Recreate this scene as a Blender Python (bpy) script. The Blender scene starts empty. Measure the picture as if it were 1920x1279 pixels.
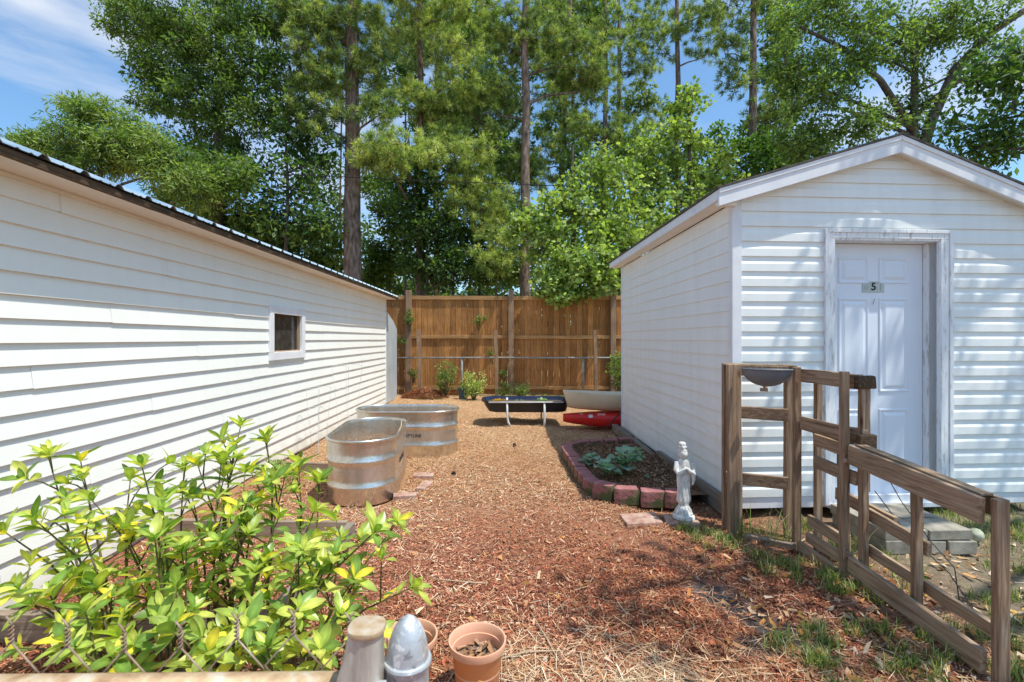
import bpy, math, random
import numpy as np
from mathutils import Vector, Matrix
R = math.radians
C = bpy.context.scene
COL = C.collection
CAMH = 1.385
SUN = Vector((0.37, -0.21, 1.0)).normalized()

def W(x, y, Y):                     # a photo measurement at depth Y -> metres
    return Vector(((x-945)/900*Y, Y, CAMH-(y-635)/900*Y))

# ------------------------------------------------------------------ helpers
def origin(o):
    v = Vector((0, 0, 0))
    while o is not None:
        v += o.location; o = o.parent
    return v

def tag(o, label=None, cat=None, group=None, kind=None):
    if label: o['label'] = label
    if cat: o['category'] = cat
    if group: o['group'] = group
    if kind: o['kind'] = kind
    return o

def thing(name, loc, label, cat, group=None):
    o = bpy.data.objects.new(name, None); COL.objects.link(o)
    o.location = loc; o.empty_display_size = 0.1
    return tag(o, label, cat, group)

class MB:
    def __init__(s): s.v = []; s.f = []
    def add(s, vs, fs):
        n = len(s.v); s.v += [tuple(v) for v in vs]; s.f += [tuple(i+n for i in f) for f in fs]
    def box(s, c, d, rz=0.0, jit=0.0, M=None):
        hx, hy, hz = d[0]/2, d[1]/2, d[2]/2
        cs, sn = math.cos(rz), math.sin(rz)
        vs = []
        for z in (-hz, hz):
            for x, y in ((-hx, -hy), (hx, -hy), (hx, hy), (-hx, hy)):
                p = Vector((x*cs-y*sn, x*sn+y*cs, z))
                if M is not None: p = M @ p
                if jit: p += Vector((random.uniform(-jit, jit), random.uniform(-jit, jit), random.uniform(-jit, jit)))
                vs.append(p+Vector(c))
        s.add(vs, [(0,3,2,1),(4,5,6,7),(0,1,5,4),(1,2,6,5),(2,3,7,6),(3,0,4,7)])
    def beam(s, p0, p1, w, h, up=(0,0,1), n=1, warp=0.0):
        # board from p0 to p1; w across (horizontal side), h along up
        p0 = Vector(p0); p1 = Vector(p1); d = (p1-p0).normalized()
        sd = d.cross(Vector(up)).normalized(); u = sd.cross(d).normalized()
        rings = []
        for i in range(n+1):
            t = i/n; c = p0.lerp(p1, t)
            if 0 < i < n: c += sd*random.uniform(-warp, warp)+u*random.uniform(-warp, warp)
            rings.append([c-sd*w/2-u*h/2, c+sd*w/2-u*h/2, c+sd*w/2+u*h/2, c-sd*w/2+u*h/2])
        s.loft(rings)
    def loft(s, rings, cap0=True, cap1=True, closed=True):
        n = len(rings[0]); b = len(s.v)
        for r in rings: s.v += [tuple(p) for p in r]
        for i in range(len(rings)-1):
            for j in range(n if closed else n-1):
                k = (j+1) % n
                s.f.append((b+i*n+j, b+i*n+k, b+(i+1)*n+k, b+(i+1)*n+j))
        if cap0: s.f.append(tuple(b+j for j in reversed(range(n))))
        if cap1: s.f.append(tuple(b+(len(rings)-1)*n+j for j in range(n)))
    def tube(s, pts, rad, sides=6, caps=True):
        pts = [Vector(p) for p in pts]
        if not isinstance(rad, (list, tuple)): rad = [rad]*len(pts)
        rings = []; ref = None
        for i, p in enumerate(pts):
            d = (pts[min(i+1, len(pts)-1)]-pts[max(i-1, 0)])
            d = d.normalized() if d.length > 1e-9 else Vector((0, 0, 1))
            if ref is None:
                ref = Vector((1, 0, 0)) if abs(d.x) < .8 else Vector((0, 1, 0))
            a = (ref-d*ref.dot(d)).normalized(); ref = a; b = d.cross(a)
            rings.append([p+(a*math.cos(2*math.pi*k/sides)+b*math.sin(2*math.pi*k/sides))*rad[i] for k in range(sides)])
        s.loft(rings, caps, caps)
    def lathe(s, prof, c, n=32, cap0=True, cap1=True):
        s.loft([[Vector((c[0]+r*math.cos(2*math.pi*k/n), c[1]+r*math.sin(2*math.pi*k/n), c[2]+z)) for k in range(n)] for r, z in prof], cap0, cap1)
    def build(s, name, mat, parent=None, smooth=False, bevel=0.0, auto=None, loc=None):
        o0 = origin(parent) if parent else (Vector(loc) if loc is not None else Vector((0, 0, 0)))
        me = bpy.data.meshes.new(name)
        me.from_pydata([(v[0]-o0.x, v[1]-o0.y, v[2]-o0.z) for v in s.v], [], s.f)
        me.materials.append(mat)
        if smooth: me.polygons.foreach_set('use_smooth', [True]*len(me.polygons))
        o = bpy.data.objects.new(name, me); COL.objects.link(o)
        if parent: o.parent = parent
        elif loc is not None: o.location = loc
        if bevel:
            m = o.modifiers.new('b', 'BEVEL'); m.width = bevel; m.segments = 2; m.limit_method = 'ANGLE'; m.angle_limit = R(40)
        if smooth and auto:
            m = o.modifiers.new('e', 'EDGE_SPLIT'); m.split_angle = R(auto)
        me.update()
        return o

def npmesh(name, V, F, cols, mat, parent=None, loc=None, smooth=False):
    """V (n,3), F (m,4), cols (n,3)"""
    o0 = origin(parent) if parent else (Vector(loc) if loc is not None else Vector((0, 0, 0)))
    V = np.asarray(V, dtype=np.float32)-np.array(o0, dtype=np.float32)
    me = bpy.data.meshes.new(name)
    F = np.asarray(F, dtype=np.int32)
    me.vertices.add(len(V)); me.vertices.foreach_set('co', V.ravel())
    me.loops.add(F.size); me.loops.foreach_set('vertex_index', F.ravel())
    k = F.shape[1]
    me.polygons.add(len(F)); me.polygons.foreach_set('loop_start', np.arange(0, F.size, k, dtype=np.int32))
    me.update(calc_edges=True)
    if smooth: me.polygons.foreach_set('use_smooth', np.ones(len(F), dtype=bool))
    if cols is not None:
        a = me.color_attributes.new('Col', 'FLOAT_COLOR', 'POINT')
        a.data.foreach_set('color', np.concatenate([cols, np.ones((len(V), 1))], axis=1).astype(np.float32).ravel())
    me.materials.append(mat)
    o = bpy.data.objects.new(name, me); COL.objects.link(o)
    if parent: o.parent = parent
    elif loc is not None: o.location = loc
    return o

# ------------------------------------------------------------------ materials
def mat(name):
    m = bpy.data.materials.new(name); m.use_nodes = True
    nt = m.node_tree
    b = nt.nodes['Principled BSDF']
    return m, nt, b

def N(nt, t, **kw):
    n = nt.nodes.new(t)
    for k, v in kw.items():
        if k in n.inputs: n.inputs[k].default_value = v
        else: setattr(n, k, v)
    return n

def ramp(nt, fac, stops):
    r = nt.nodes.new('ShaderNodeValToRGB')
    e = r.color_ramp.elements
    e[0].position, e[0].color = stops[0][0], (*stops[0][1], 1)
    e[1].position, e[1].color = stops[-1][0], (*stops[-1][1], 1)
    for p, c in stops[1:-1]:
        n = e.new(p); n.color = (*c, 1)
    nt.links.new(fac, r.inputs['Fac'])
    return r.outputs['Color']

def coords(nt, scale=(1, 1, 1)):
    tc = nt.nodes.new('ShaderNodeTexCoord'); mp = nt.nodes.new('ShaderNodeMapping')
    mp.inputs['Scale'].default_value = scale
    nt.links.new(tc.outputs['Object'], mp.inputs['Vector'])
    return mp.outputs['Vector']

def noise(nt, vec, scale, detail=4, rough=.55, dist=0):
    n = nt.nodes.new('ShaderNodeTexNoise')
    n.inputs['Scale'].default_value = scale; n.inputs['Detail'].default_value = detail
    n.inputs['Roughness'].default_value = rough; n.inputs['Distortion'].default_value = dist
    nt.links.new(vec, n.inputs['Vector'])
    return n.outputs['Fac']

def bump(nt, b, h, strength=.3, dist=.01):
    n = nt.nodes.new('ShaderNodeBump'); n.inputs['Strength'].default_value = strength; n.inputs['Distance'].default_value = dist
    nt.links.new(h, n.inputs['Height']); nt.links.new(n.outputs['Normal'], b.inputs['Normal'])

def mixc(nt, fac, a, b, mode='MIX'):
    n = nt.nodes.new('ShaderNodeMix'); n.data_type = 'RGBA'; n.blend_type = mode
    if isinstance(fac, float): n.inputs[0].default_value = fac
    else: nt.links.new(fac, n.inputs[0])
    for i, c in ((6, a), (7, b)):
        if isinstance(c, tuple): n.inputs[i].default_value = (*c, 1)
        else: nt.links.new(c, n.inputs[i])
    return n.outputs[2]

def mottled(name, c1, c2, scale=5, rough=.7, bs=.2, bd=.005, bscale=60, spec=.3, metal=0.0, stretch=(1, 1, 1), c3=None):
    m, nt, b = mat(name)
    v = coords(nt, stretch)
    st = [(.3, c1), (.7, c2)] if c3 is None else [(.3, c1), (.52, c2), (.72, c3)]
    nt.links.new(ramp(nt, noise(nt, v, scale, 6), st), b.inputs['Base Color'])
    b.inputs['Roughness'].default_value = rough; b.inputs['Specular IOR Level'].default_value = spec
    b.inputs['Metallic'].default_value = metal
    if bs: bump(nt, b, noise(nt, v, bscale, 5), bs, bd)
    return m

def wood(name, axis, c1, c2, c3, island=.35, rough=.85, cracks=True):
    m, nt, b = mat(name)
    sc = [48, 48, 48]; sc[axis] = 2.2
    v = coords(nt, tuple(sc))
    geo = nt.nodes.new('ShaderNodeNewGeometry')
    # offset grain per board
    add = nt.nodes.new('ShaderNodeVectorMath'); add.operation = 'ADD'
    sc2 = nt.nodes.new('ShaderNodeVectorMath'); sc2.operation = 'SCALE'; sc2.inputs['Scale'].default_value = 37.0
    comb = nt.nodes.new('ShaderNodeCombineXYZ')
    for i in range(3): nt.links.new(geo.outputs['Random Per Island'], comb.inputs[i])
    nt.links.new(comb.outputs[0], sc2.inputs[0]); nt.links.new(v, add.inputs[0]); nt.links.new(sc2.outputs[0], add.inputs[1])
    v2 = add.outputs[0]
    g = noise(nt, v2, 1.0, 7, .65, 1.2)
    col = ramp(nt, g, [(.28, c1), (.5, c2), (.72, c3)])
    big = noise(nt, coords(nt, (1, 1, 1)), 2.6, 4)
    col = mixc(nt, .55, col, ramp(nt, big, [(.3, (.45, .45, .47)), (.7, (1.15, 1.1, 1.0))]), 'MULTIPLY')
    if island:
        isl = ramp(nt, geo.outputs['Random Per Island'], [(0, (1-island,)*3), (1, (1+island*.6,)*3)])
        col = mixc(nt, 1.0, col, isl, 'MULTIPLY')
    # knots / dark streaks
    kn = nt.nodes.new('ShaderNodeTexVoronoi'); kv = [9, 9, 9]; kv[axis] = 3.0
    nt.links.new(coords(nt, tuple(kv)), kn.inputs['Vector']); kn.inputs['Scale'].default_value = 1.0
    kc = ramp(nt, kn.outputs['Distance'], [(.04, (.25, .2, .17)), (.12, (1, 1, 1))])
    col = mixc(nt, .8, col, kc, 'MULTIPLY')
    nt.links.new(col, b.inputs['Base Color'])
    b.inputs['Roughness'].default_value = rough; b.inputs['Specular IOR Level'].default_value = .2
    bump(nt, b, g, .6, .004)
    return m

def leafmat(name, trans=.35, rough=.5, spec=.3):
    m, nt, b = mat(name)
    at = nt.nodes.new('ShaderNodeAttribute'); at.attribute_name = 'Col'
    nt.links.new(at.outputs['Color'], b.inputs['Base Color'])
    b.inputs['Roughness'].default_value = rough; b.inputs['Specular IOR Level'].default_value = spec
    tr = nt.nodes.new('ShaderNodeBsdfTranslucent')
    g = mixc(nt, 1.0, at.outputs['Color'], (1.5, 1.6, .6), 'MULTIPLY')
    nt.links.new(g, tr.inputs['Color'])
    mx = nt.nodes.new('ShaderNodeMixShader'); mx.inputs[0].default_value = trans
    out = nt.nodes['Material Output']
    nt.links.new(b.outputs[0], mx.inputs[1]); nt.links.new(tr.outputs[0], mx.inputs[2]); nt.links.new(mx.outputs[0], out.inputs[0])
    return m

def colmat(name, rough=.85, spec=.15):
    m, nt, b = mat(name)
    at = nt.nodes.new('ShaderNodeAttribute'); at.attribute_name = 'Col'
    nt.links.new(at.outputs['Color'], b.inputs['Base Color'])
    b.inputs['Roughness'].default_value = rough; b.inputs['Specular IOR Level'].default_value = spec
    return m

def vinyl(name, c1, c2, grime=.15, axis_streak=True):
    m, nt, b = mat(name)
    v = coords(nt)
    col = ramp(nt, noise(nt, v, 1.4, 5), [(.3, c1), (.7, c2)])
    st = noise(nt, coords(nt, (9, 9, .7)), 1.2, 6)
    col = mixc(nt, grime, col, ramp(nt, st, [(.35, (.55, .5, .42)), (.6, (1, 1, 1))]), 'MULTIPLY')
    # splash-back dirt near the ground
    tc = nt.nodes.new('ShaderNodeNewGeometry'); sp = nt.nodes.new('ShaderNodeSeparateXYZ')
    nt.links.new(tc.outputs['Position'], sp.inputs[0])
    ad = nt.nodes.new('ShaderNodeMath'); ad.operation = 'MULTIPLY_ADD'
    nt.links.new(noise(nt, coords(nt, (1, 1, 1)), 6, 5), ad.inputs[0]); ad.inputs[1].default_value = .35
    nt.links.new(sp.outputs['Z'], ad.inputs[2])
    col = mixc(nt, .7, col, ramp(nt, ad.outputs[0], [(.12, (.62, .55, .46)), (.38, (1, 1, 1))]), 'MULTIPLY')
    nt.links.new(col, b.inputs['Base Color'])
    b.inputs['Roughness'].default_value = .48; b.inputs['Specular IOR Level'].default_value = .3
    w = noise(nt, coords(nt, (3, 3, 60)), 3, 4)
    bump(nt, b, w, .12, .002)
    return m

M = {}
M['vinyl_left'] = vinyl('warm_white_siding', (.845, .85, .79), (.885, .885, .835), .05)
M['vinyl_shed'] = vinyl('cool_white_siding', (.84, .86, .84), (.89, .91, .89), .10)
M['trim'] = mottled('white_trim', (.74, .74, .76), (.84, .84, .85), 6, .5, .08, .002, 90)
M['cream'] = mottled('cream_soffit', (.74, .68, .58), (.82, .77, .68), 2.5, .6, .08, .002, 50)
M['door'] = mottled('door_paint', (.76, .80, .88), (.81, .85, .91), 3, .42, .05, .001, 200)
def peeling(name):
    m, nt, b = mat(name)
    v = coords(nt, (40, 40, 6))
    f = noise(nt, v, 1.0, 8, .7)
    nt.links.new(ramp(nt, f, [(.36, (.50, .49, .48)), (.42, (.68, .68, .69)), (.47, (.84, .85, .86))]), b.inputs['Base Color'])
    b.inputs['Roughness'].default_value = .75
    bump(nt, b, f, .5, .003)
    return m
M['peel'] = peeling('peeling_white_paint')
M['fence_v'] = wood('stained_picket_wood', 2, (.22, .085, .026), (.44, .20, .064), (.62, .33, .125), .32)
M['fence_h'] = wood('stained_rail_wood', 0, (.30, .15, .06), (.52, .29, .12), (.68, .43, .20), .2)
M['post_v'] = wood('weathered_post_wood', 2, (.22, .13, .08), (.38, .25, .16), (.50, .35, .22), .3)
M['gate_v'] = wood('old_gate_post_wood', 2, (.15, .09, .055), (.44, .29, .185), (.66, .52, .39), .4)
M['gate_y'] = wood('old_gate_rail_wood', 1, (.15, .09, .055), (.46, .32, .21), (.68, .55, .42), .4)
M['gate_x'] = wood('old_gate_cross_wood', 0, (.15, .095, .06), (.38, .25, .16), (.56, .41, .28), .35)
M['grey_y'] = wood('grey_timber_long', 1, (.16, .13, .10), (.32, .27, .22), (.46, .41, .36), .3)
M['grey_x'] = wood('grey_timber_cross', 0, (.20, .14, .10), (.38, .29, .22), (.5, .42, .34), .3)
M['dark_wood'] = wood('dark_eave_wood', 1, (.03, .022, .015), (.10, .065, .04), (.22, .15, .09), .2)
M['shingle'] = mottled('asphalt_shingle', (.06, .055, .05), (.14, .125, .11), 30, .95, .5, .004, 120)
M['soil'] = mottled('potting_soil', (.06, .04, .028), (.20, .13, .085), 60, .95, .9, .01, 90, c3=(.30, .21, .14))
M['soil2'] = mottled('brown_bed_soil', (.09, .05, .03), (.22, .12, .07), 45, .95, .9, .012, 80, c3=(.32, .20, .12))
M['concrete'] = mottled('old_concrete', (.20, .175, .135), (.44, .40, .33), 9, .9, .6, .004, 110)
M['block_top'] = None
def block_m():
    m, nt, b = mat('red_concrete_block')
    v = coords(nt)
    col = ramp(nt, noise(nt, v, 14, 6), [(.3, (.24, .085, .085)), (.55, (.36, .145, .14)), (.75, (.45, .23, .21))])
    geo = nt.nodes.new('ShaderNodeNewGeometry'); sp = nt.nodes.new('ShaderNodeSeparateXYZ'); nt.links.new(geo.outputs['Normal'], sp.inputs[0])
    side = ramp(nt, sp.outputs['Z'], [(.4, (1, 1, 1)), (.8, (0, 0, 0))])
    ms = ramp(nt, noise(nt, v, 9, 5), [(.42, (0, 0, 0)), (.56, (1, 1, 1))])
    fac = mixc(nt, 1.0, side, ms, 'MULTIPLY')
    rgb = nt.nodes.new('ShaderNodeRGBToBW'); nt.links.new(fac, rgb.inputs[0])
    col = mixc(nt, rgb.outputs[0], col, (.075, .085, .03))
    nt.links.new(col, b.inputs['Base Color']); b.inputs['Roughness'].default_value = .92
    bump(nt, b, noise(nt, v, 60, 6), .8, .006)
    return m
M['block'] = block_m()
M['paver'] = mottled('dusty_red_paver', (.26, .13, .10), (.44, .27, .21), 18, .9, .5, .004, 90, c3=(.5, .38, .30))
def galv():
    m, nt, b = mat('galvanised_steel')
    v = coords(nt)
    vo = nt.nodes.new('ShaderNodeTexVoronoi'); vo.inputs['Scale'].default_value = 55; nt.links.new(v, vo.inputs['Vector'])
    bw = nt.nodes.new('ShaderNodeRGBToBW'); nt.links.new(vo.outputs['Color'], bw.inputs[0])
    c = ramp(nt, bw.outputs[0], [(.2, (.67, .64, .58)), (.8, (.74, .71, .65))])
    c = mixc(nt, .5, c, ramp(nt, noise(nt, coords(nt, (5, 5, 1.2)), 2, 5), [(.35, (.70, .62, .52)), (.65, (1, 1, 1))]), 'MULTIPLY')
    nt.links.new(c, b.inputs['Base Color'])
    b.inputs['Metallic'].default_value = .85
    rr = ramp(nt, noise(nt, v, 8, 5), [(.3, (.24,)*3), (.7, (.34,)*3)])
    nt.links.new(rr, b.inputs['Roughness'])
    bump(nt, b, noise(nt, coords(nt, (1, 1, .5)), 4, 2), .18, .012)
    return m
M['galv'] = galv()
M['galv_old'] = mottled('weathered_galvanised', (.36, .37, .38), (.58, .59, .60), 30, .5, .3, .003, 60, .5, .5, c3=(.72, .72, .72))
def peeled_galv():
    m, nt, b = mat('peeling_silver_paint_on_steel')
    v = coords(nt)
    f = noise(nt, v, 75, 5, .6, .6)
    c = ramp(nt, f, [(.34, (.26, .27, .28)), (.38, (.44, .46, .48)), (.58, (.52, .54, .56)), (.60, (.74, .75, .75)), (.72, (.80, .80, .79))])
    rs = ramp(nt, noise(nt, coords(nt, (1, 1, .35)), 26, 6, .7), [(.58, (0, 0, 0)), (.70, (1, 1, 1))])
    bw = nt.nodes.new('ShaderNodeRGBToBW'); nt.links.new(rs, bw.inputs[0])
    c = mixc(nt, bw.outputs[0], c, (.42, .30, .19))
    nt.links.new(c, b.inputs['Base Color']); b.inputs['Metallic'].default_value = .35; b.inputs['Roughness'].default_value = .45
    bump(nt, b, f, .5, .0015)
    return m
M['galv_old'] = peeled_galv()
M['rusty'] = mottled('rust_stained_metal', (.33, .19, .10), (.52, .37, .22), 35, .6, .4, .003, 70, .4, .3, c3=(.62, .56, .46))
def roofm():
    m, nt, b = mat('blue_grey_metal_roof')
    c = ramp(nt, noise(nt, coords(nt), 5, 5), [(.35, (.22, .33, .42)), (.65, (.42, .50, .56))])
    nt.links.new(c, b.inputs['Base Color']); b.inputs['Metallic'].default_value = .35; b.inputs['Roughness'].default_value = .4
    return m
M['roof'] = roofm()
def plastic(name, c, rough=.4, c2=None):
    return mottled(name, c, c2 or tuple(min(1, x*1.2) for x in c), 4, rough, .06, .002, 80, .4)
M['terracotta'] = plastic('terracotta_plastic', (.58, .20, .07), .5, (.66, .26, .11))
M['terracotta_rim'] = plastic('faded_terracotta_rim', (.68, .33, .20), .55, (.76, .43, .29))
M['emblem'] = plastic('pale_relief', (.72, .42, .14), .5)
M['red_plastic'] = plastic('red_kayak_plastic', (.62, .018, .018), .33, (.72, .03, .025))
M['tan_plastic'] = plastic('tan_kayak_plastic', (.62, .50, .34), .45, (.74, .62, .45))
M['black_plastic'] = plastic('black_tub_plastic', (.012, .012, .014), .4, (.025, .025, .028))
M['navy_plastic'] = plastic('dark_blue_lining', (.015, .025, .06), .35, (.02, .035, .085))
M['grey_planter'] = plastic('grey_planter_plastic', (.13, .145, .16), .45, (.19, .205, .225))
M['blue_pot'] = plastic('blue_pot_plastic', (.03, .07, .10), .4, (.05, .10, .14))
M['white_metal'] = mottled('chalky_white_metal', (.55, .55, .54), (.75, .75, .74), 12, .5, .1, .002, 60)
M['statue'] = mottled('weathered_white_plaster', (.46, .44, .39), (.72, .71, .67), 22, .8, .5, .003, 120, c3=(.80, .80, .78))
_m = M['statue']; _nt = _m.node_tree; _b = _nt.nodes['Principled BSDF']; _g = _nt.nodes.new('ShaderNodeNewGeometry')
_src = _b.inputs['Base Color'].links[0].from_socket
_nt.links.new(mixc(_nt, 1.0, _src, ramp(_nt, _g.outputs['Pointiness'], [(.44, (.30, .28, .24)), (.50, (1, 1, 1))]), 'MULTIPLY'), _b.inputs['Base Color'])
M['black_paint'] = mottled('black_print', (.015, .015, .015), (.04, .04, .04), 50, .6, 0)
M['white_paint'] = mottled('white_print', (.75, .75, .75), (.82, .82, .82), 50, .6, 0)
M['plate'] = mottled('grey_green_plate', (.48, .53, .50), (.58, .62, .59), 40, .5, .1, .001, 200)
M['plate_faint'] = mottled('faded_digit', (.40, .45, .42), (.48, .52, .50), 40, .5, 0)
M['glass'] = mottled('dark_window_glass', (.015, .016, .015), (.07, .068, .06), 9, .08, .05, .002, 8, .5)
M['strap'] = mottled('black_strap', (.02, .02, .02), (.05, .05, .05), 30, .7, .1)
M['straw_wood'] = mottled('dry_stick', (.38, .27, .17), (.58, .45, .30), 20, .85, .3)
M['bark_pine'] = mottled('pine_bark', (.08, .056, .042), (.23, .165, .125), 4.0, .95, 1.0, .03, 9, .1, stretch=(3.2, 3.2, 1), c3=(.40, .31, .25))
M['bark_grey'] = mottled('grey_bark', (.05, .042, .034), (.13, .11, .09), 6.0, .95, .8, .02, 14, .1, stretch=(2.5, 2.5, 1), c3=(.20, .18, .15))
M['stem'] = mottled('green_brown_stem', (.07, .055, .025), (.16, .15, .06), 30, .7, .2)
M['leaf'] = leafmat('tree_leaves', .42, .5, .35)
M['needle'] = leafmat('pine_needles', .3, .55, .25)
M['gloss_leaf'] = leafmat('glossy_shrub_leaves', .36, .33, .45)
M['chips'] = colmat('mulch_chips')
M['grass'] = leafmat('grass_blades', .3, .6, .2)
M['wire'] = mottled('galvanised_wire', (.30, .26, .22), (.55, .53, .50), 60, .5, 0, metal=.5)
M['wire_rust'] = mottled('rusty_wire', (.22, .12, .07), (.45, .36, .28), 40, .6, 0, metal=.3)
M['ball'] = mottled('dirty_pale_felt', (.34, .36, .22), (.58, .57, .44), 30, .95, .5)

def ground_m():
    m, nt, b = mat('mulch_and_straw_ground')
    geo = nt.nodes.new('ShaderNodeNewGeometry'); sp = nt.nodes.new('ShaderNodeSeparateXYZ'); nt.links.new(geo.outputs['Position'], sp.inputs[0])
    v = coords(nt)
    red = ramp(nt, noise(nt, v, 55, 8, .7), [(.3, (.12, .045, .028)), (.5, (.34, .125, .075)), (.7, (.52, .25, .16))])
    tan = ramp(nt, noise(nt, v, 45, 8, .7), [(.3, (.19, .095, .05)), (.5, (.46, .27, .14)), (.7, (.70, .48, .28))])
    dirt = ramp(nt, noise(nt, v, 20, 7, .7), [(.3, (.16, .12, .08)), (.7, (.36, .29, .20))])
    big = noise(nt, v, .9, 5)
    def lin(src, a, c, k=1.2):
        ma = nt.nodes.new('ShaderNodeMath'); ma.operation = 'MULTIPLY_ADD'
        nt.links.new(big, ma.inputs[0]); ma.inputs[1].default_value = k; nt.links.new(src, ma.inputs[2])
        mr = nt.nodes.new('ShaderNodeMapRange'); mr.inputs['From Min'].default_value = a; mr.inputs['From Max'].default_value = c
        nt.links.new(ma.outputs[0], mr.inputs['Value']); return mr.outputs['Result']
    col = mixc(nt, lin(sp.outputs['Y'], 3.4, 6.0), red, tan)
    col = mixc(nt, lin(sp.outputs['X'], 2.35, 3.0, 1.0), col, dirt)
    dk = ramp(nt, noise(nt, v, 1.7, 4), [(.62, (1, 1, 1)), (.72, (.35, .35, .38))])
    col = mixc(nt, .5, col, dk, 'MULTIPLY')
    at = nt.nodes.new('ShaderNodeAttribute'); at.attribute_name = 'Col'
    col = mixc(nt, 1.0, col, at.outputs['Color'], 'MULTIPLY')
    nt.links.new(col, b.inputs['Base Color']); b.inputs['Roughness'].default_value = .95; b.inputs['Specular IOR Level'].default_value = .1
    bump(nt, b, noise(nt, v, 60, 8, .7), 1.0, .02)
    return m
M['ground'] = ground_m()

# ------------------------------------------------------------------ ground
def gh(x, y):
    return .018*math.sin(x*2.1+1.3)*math.sin(y*1.7+.4)+.010*math.sin(x*5.3+y*4.1)+.006*math.sin(x*9.7-y*8.3)
def fld(x, y):   # patchiness
    return np.sin(x*3.1+y*1.3)+np.sin(x*1.2-y*2.7+1)+.7*np.sin(x*7.1+y*5.2)
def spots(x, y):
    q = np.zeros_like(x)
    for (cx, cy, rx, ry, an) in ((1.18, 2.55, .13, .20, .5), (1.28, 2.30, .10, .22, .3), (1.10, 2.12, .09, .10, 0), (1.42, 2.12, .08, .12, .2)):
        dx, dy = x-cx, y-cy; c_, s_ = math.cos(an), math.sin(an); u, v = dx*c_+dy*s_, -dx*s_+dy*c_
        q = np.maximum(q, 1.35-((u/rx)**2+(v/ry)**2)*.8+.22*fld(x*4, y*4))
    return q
def build_ground():
    xs = [-400, -150, -60, -25, -12, -7, -4.5]+list(np.arange(-3.2, 5.0, .07))+[5.6, 7, 10, 18, 40, 120, 400]
    ys = [-400, -100, -30, -8, -2]+list(np.arange(.5, 12.6, .07))+[13.5, 16, 22, 35, 60, 150, 600]
    nx, ny = len(xs), len(ys); V = []
    for y in ys:
        for x in xs:
            ins = -3.3 < x < 5.1 and .4 < y < 12.7
            z = gh(x, y)+random.uniform(-.004, .004) if ins else 0
            V.append((x, y, z))
    F = [(j*nx+i, j*nx+i+1, (j+1)*nx+i+1, (j+1)*nx+i) for j in range(ny-1) for i in range(nx-1)]
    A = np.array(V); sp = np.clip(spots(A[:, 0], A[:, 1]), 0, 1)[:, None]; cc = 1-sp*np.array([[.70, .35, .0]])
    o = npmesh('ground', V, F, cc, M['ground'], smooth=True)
    tag(o, kind='structure')
random.seed(4)
build_ground()

rng = np.random.default_rng(7)
def flakes(name, n, sampler, L, Wd, pal, tilt=.35, lift=.012, seed=1, curl=0.0):
    r = np.random.default_rng(seed)
    P = sampler(r, n); n = len(P)
    z = np.array([gh(p[0], p[1]) for p in P]) if P.shape[1] == 2 else P[:, 2]
    base = np.stack([P[:, 0], P[:, 1], z+r.uniform(.002, lift, n)], 1)
    a = r.uniform(0, 2*np.pi, n); e = r.normal(0, tilt, n)
    d = np.stack([np.cos(a)*np.cos(e), np.sin(a)*np.cos(e), np.sin(e)], 1)
    ro = r.normal(0, tilt, n)
    s = np.stack([-np.sin(a)*np.cos(ro), np.cos(a)*np.cos(ro), np.sin(ro)], 1)
    l = r.uniform(.5, 1.25, n)[:, None]*L; w = r.uniform(.5, 1.3, n)[:, None]*Wd
    j = lambda: r.uniform(.6, 1.2, n)[:, None]
    V = np.stack([base-d*l/2*j()-s*w/2*j()*.8, base+d*l/2*j()-s*w/2*j(), base+d*l/2*j()*.9+s*w/2*j()*.7, base-d*l/2*j()+s*w/2*j()], 1)
    if curl: V[:, 1, 2] += curl*r.uniform(0, 1, n); V[:, 3, 2] += curl*r.uniform(0, 1, n)
    V = V.reshape(-1, 3)
    F = np.arange(4*n).reshape(n, 4)
    pal = np.array(pal); ci = r.integers(0, len(pal), n)
    c = pal[ci]*r.uniform(.6, 1.25, n)[:, None]
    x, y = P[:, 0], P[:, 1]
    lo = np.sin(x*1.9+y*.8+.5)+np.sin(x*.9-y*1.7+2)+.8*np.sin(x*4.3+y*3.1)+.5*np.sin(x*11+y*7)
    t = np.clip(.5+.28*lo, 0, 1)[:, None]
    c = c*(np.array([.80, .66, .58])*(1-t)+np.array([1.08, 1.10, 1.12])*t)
    return V, F, np.repeat(c, 4, 0)

def no_go(x, y):
    ok = np.ones(len(x), bool)
    ok &= ~((x > 1.70) & (y > 3.62) & (y < 7.05))
    ok &= ~((x > .85) & (x < 1.7) & (y > 4.05) & (y < 5.9))
    ok &= ~((x < -.95) & (x > -1.56) & (y > 3.98) & (y < 5.15))
    ok &= ~((x < -.62) & (x > -1.73) & (y > 5.58) & (y < 6.15))
    return ok
def near_sampler(y0, y1, x0, x1, cond=None, p=2.0):
    def f(r, n):
        u = r.uniform(0, 1, n)
        y = 1/(1/y0+(1/y1-1/y0)*u)
        x = r.uniform(x0, x1, n)
        ok = (np.abs(x) < 1.12*y+.3) & no_go(x, y)
        if cond is not None: ok &= cond(x, y, r)
        return np.stack([x[ok], y[ok]], 1)
    return f
reds = [(.50, .17, .095), (.39, .125, .068), (.58, .25, .145), (.22, .075, .045), (.66, .36, .22), (.14, .055, .035), (.70, .50, .34), (.48, .23, .125), (.36, .16, .09), (.56, .20, .11)]
tans = [(.74, .49, .27), (.62, .37, .19), (.82, .62, .39), (.48, .26, .13), (.86, .74, .54), (.33, .16, .08), (.52, .25, .14)]
leafs = [(.55, .36, .20), (.62, .46, .30), (.50, .25, .09), (.38, .24, .14), (.66, .55, .40), (.56, .32, .10)]
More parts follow.
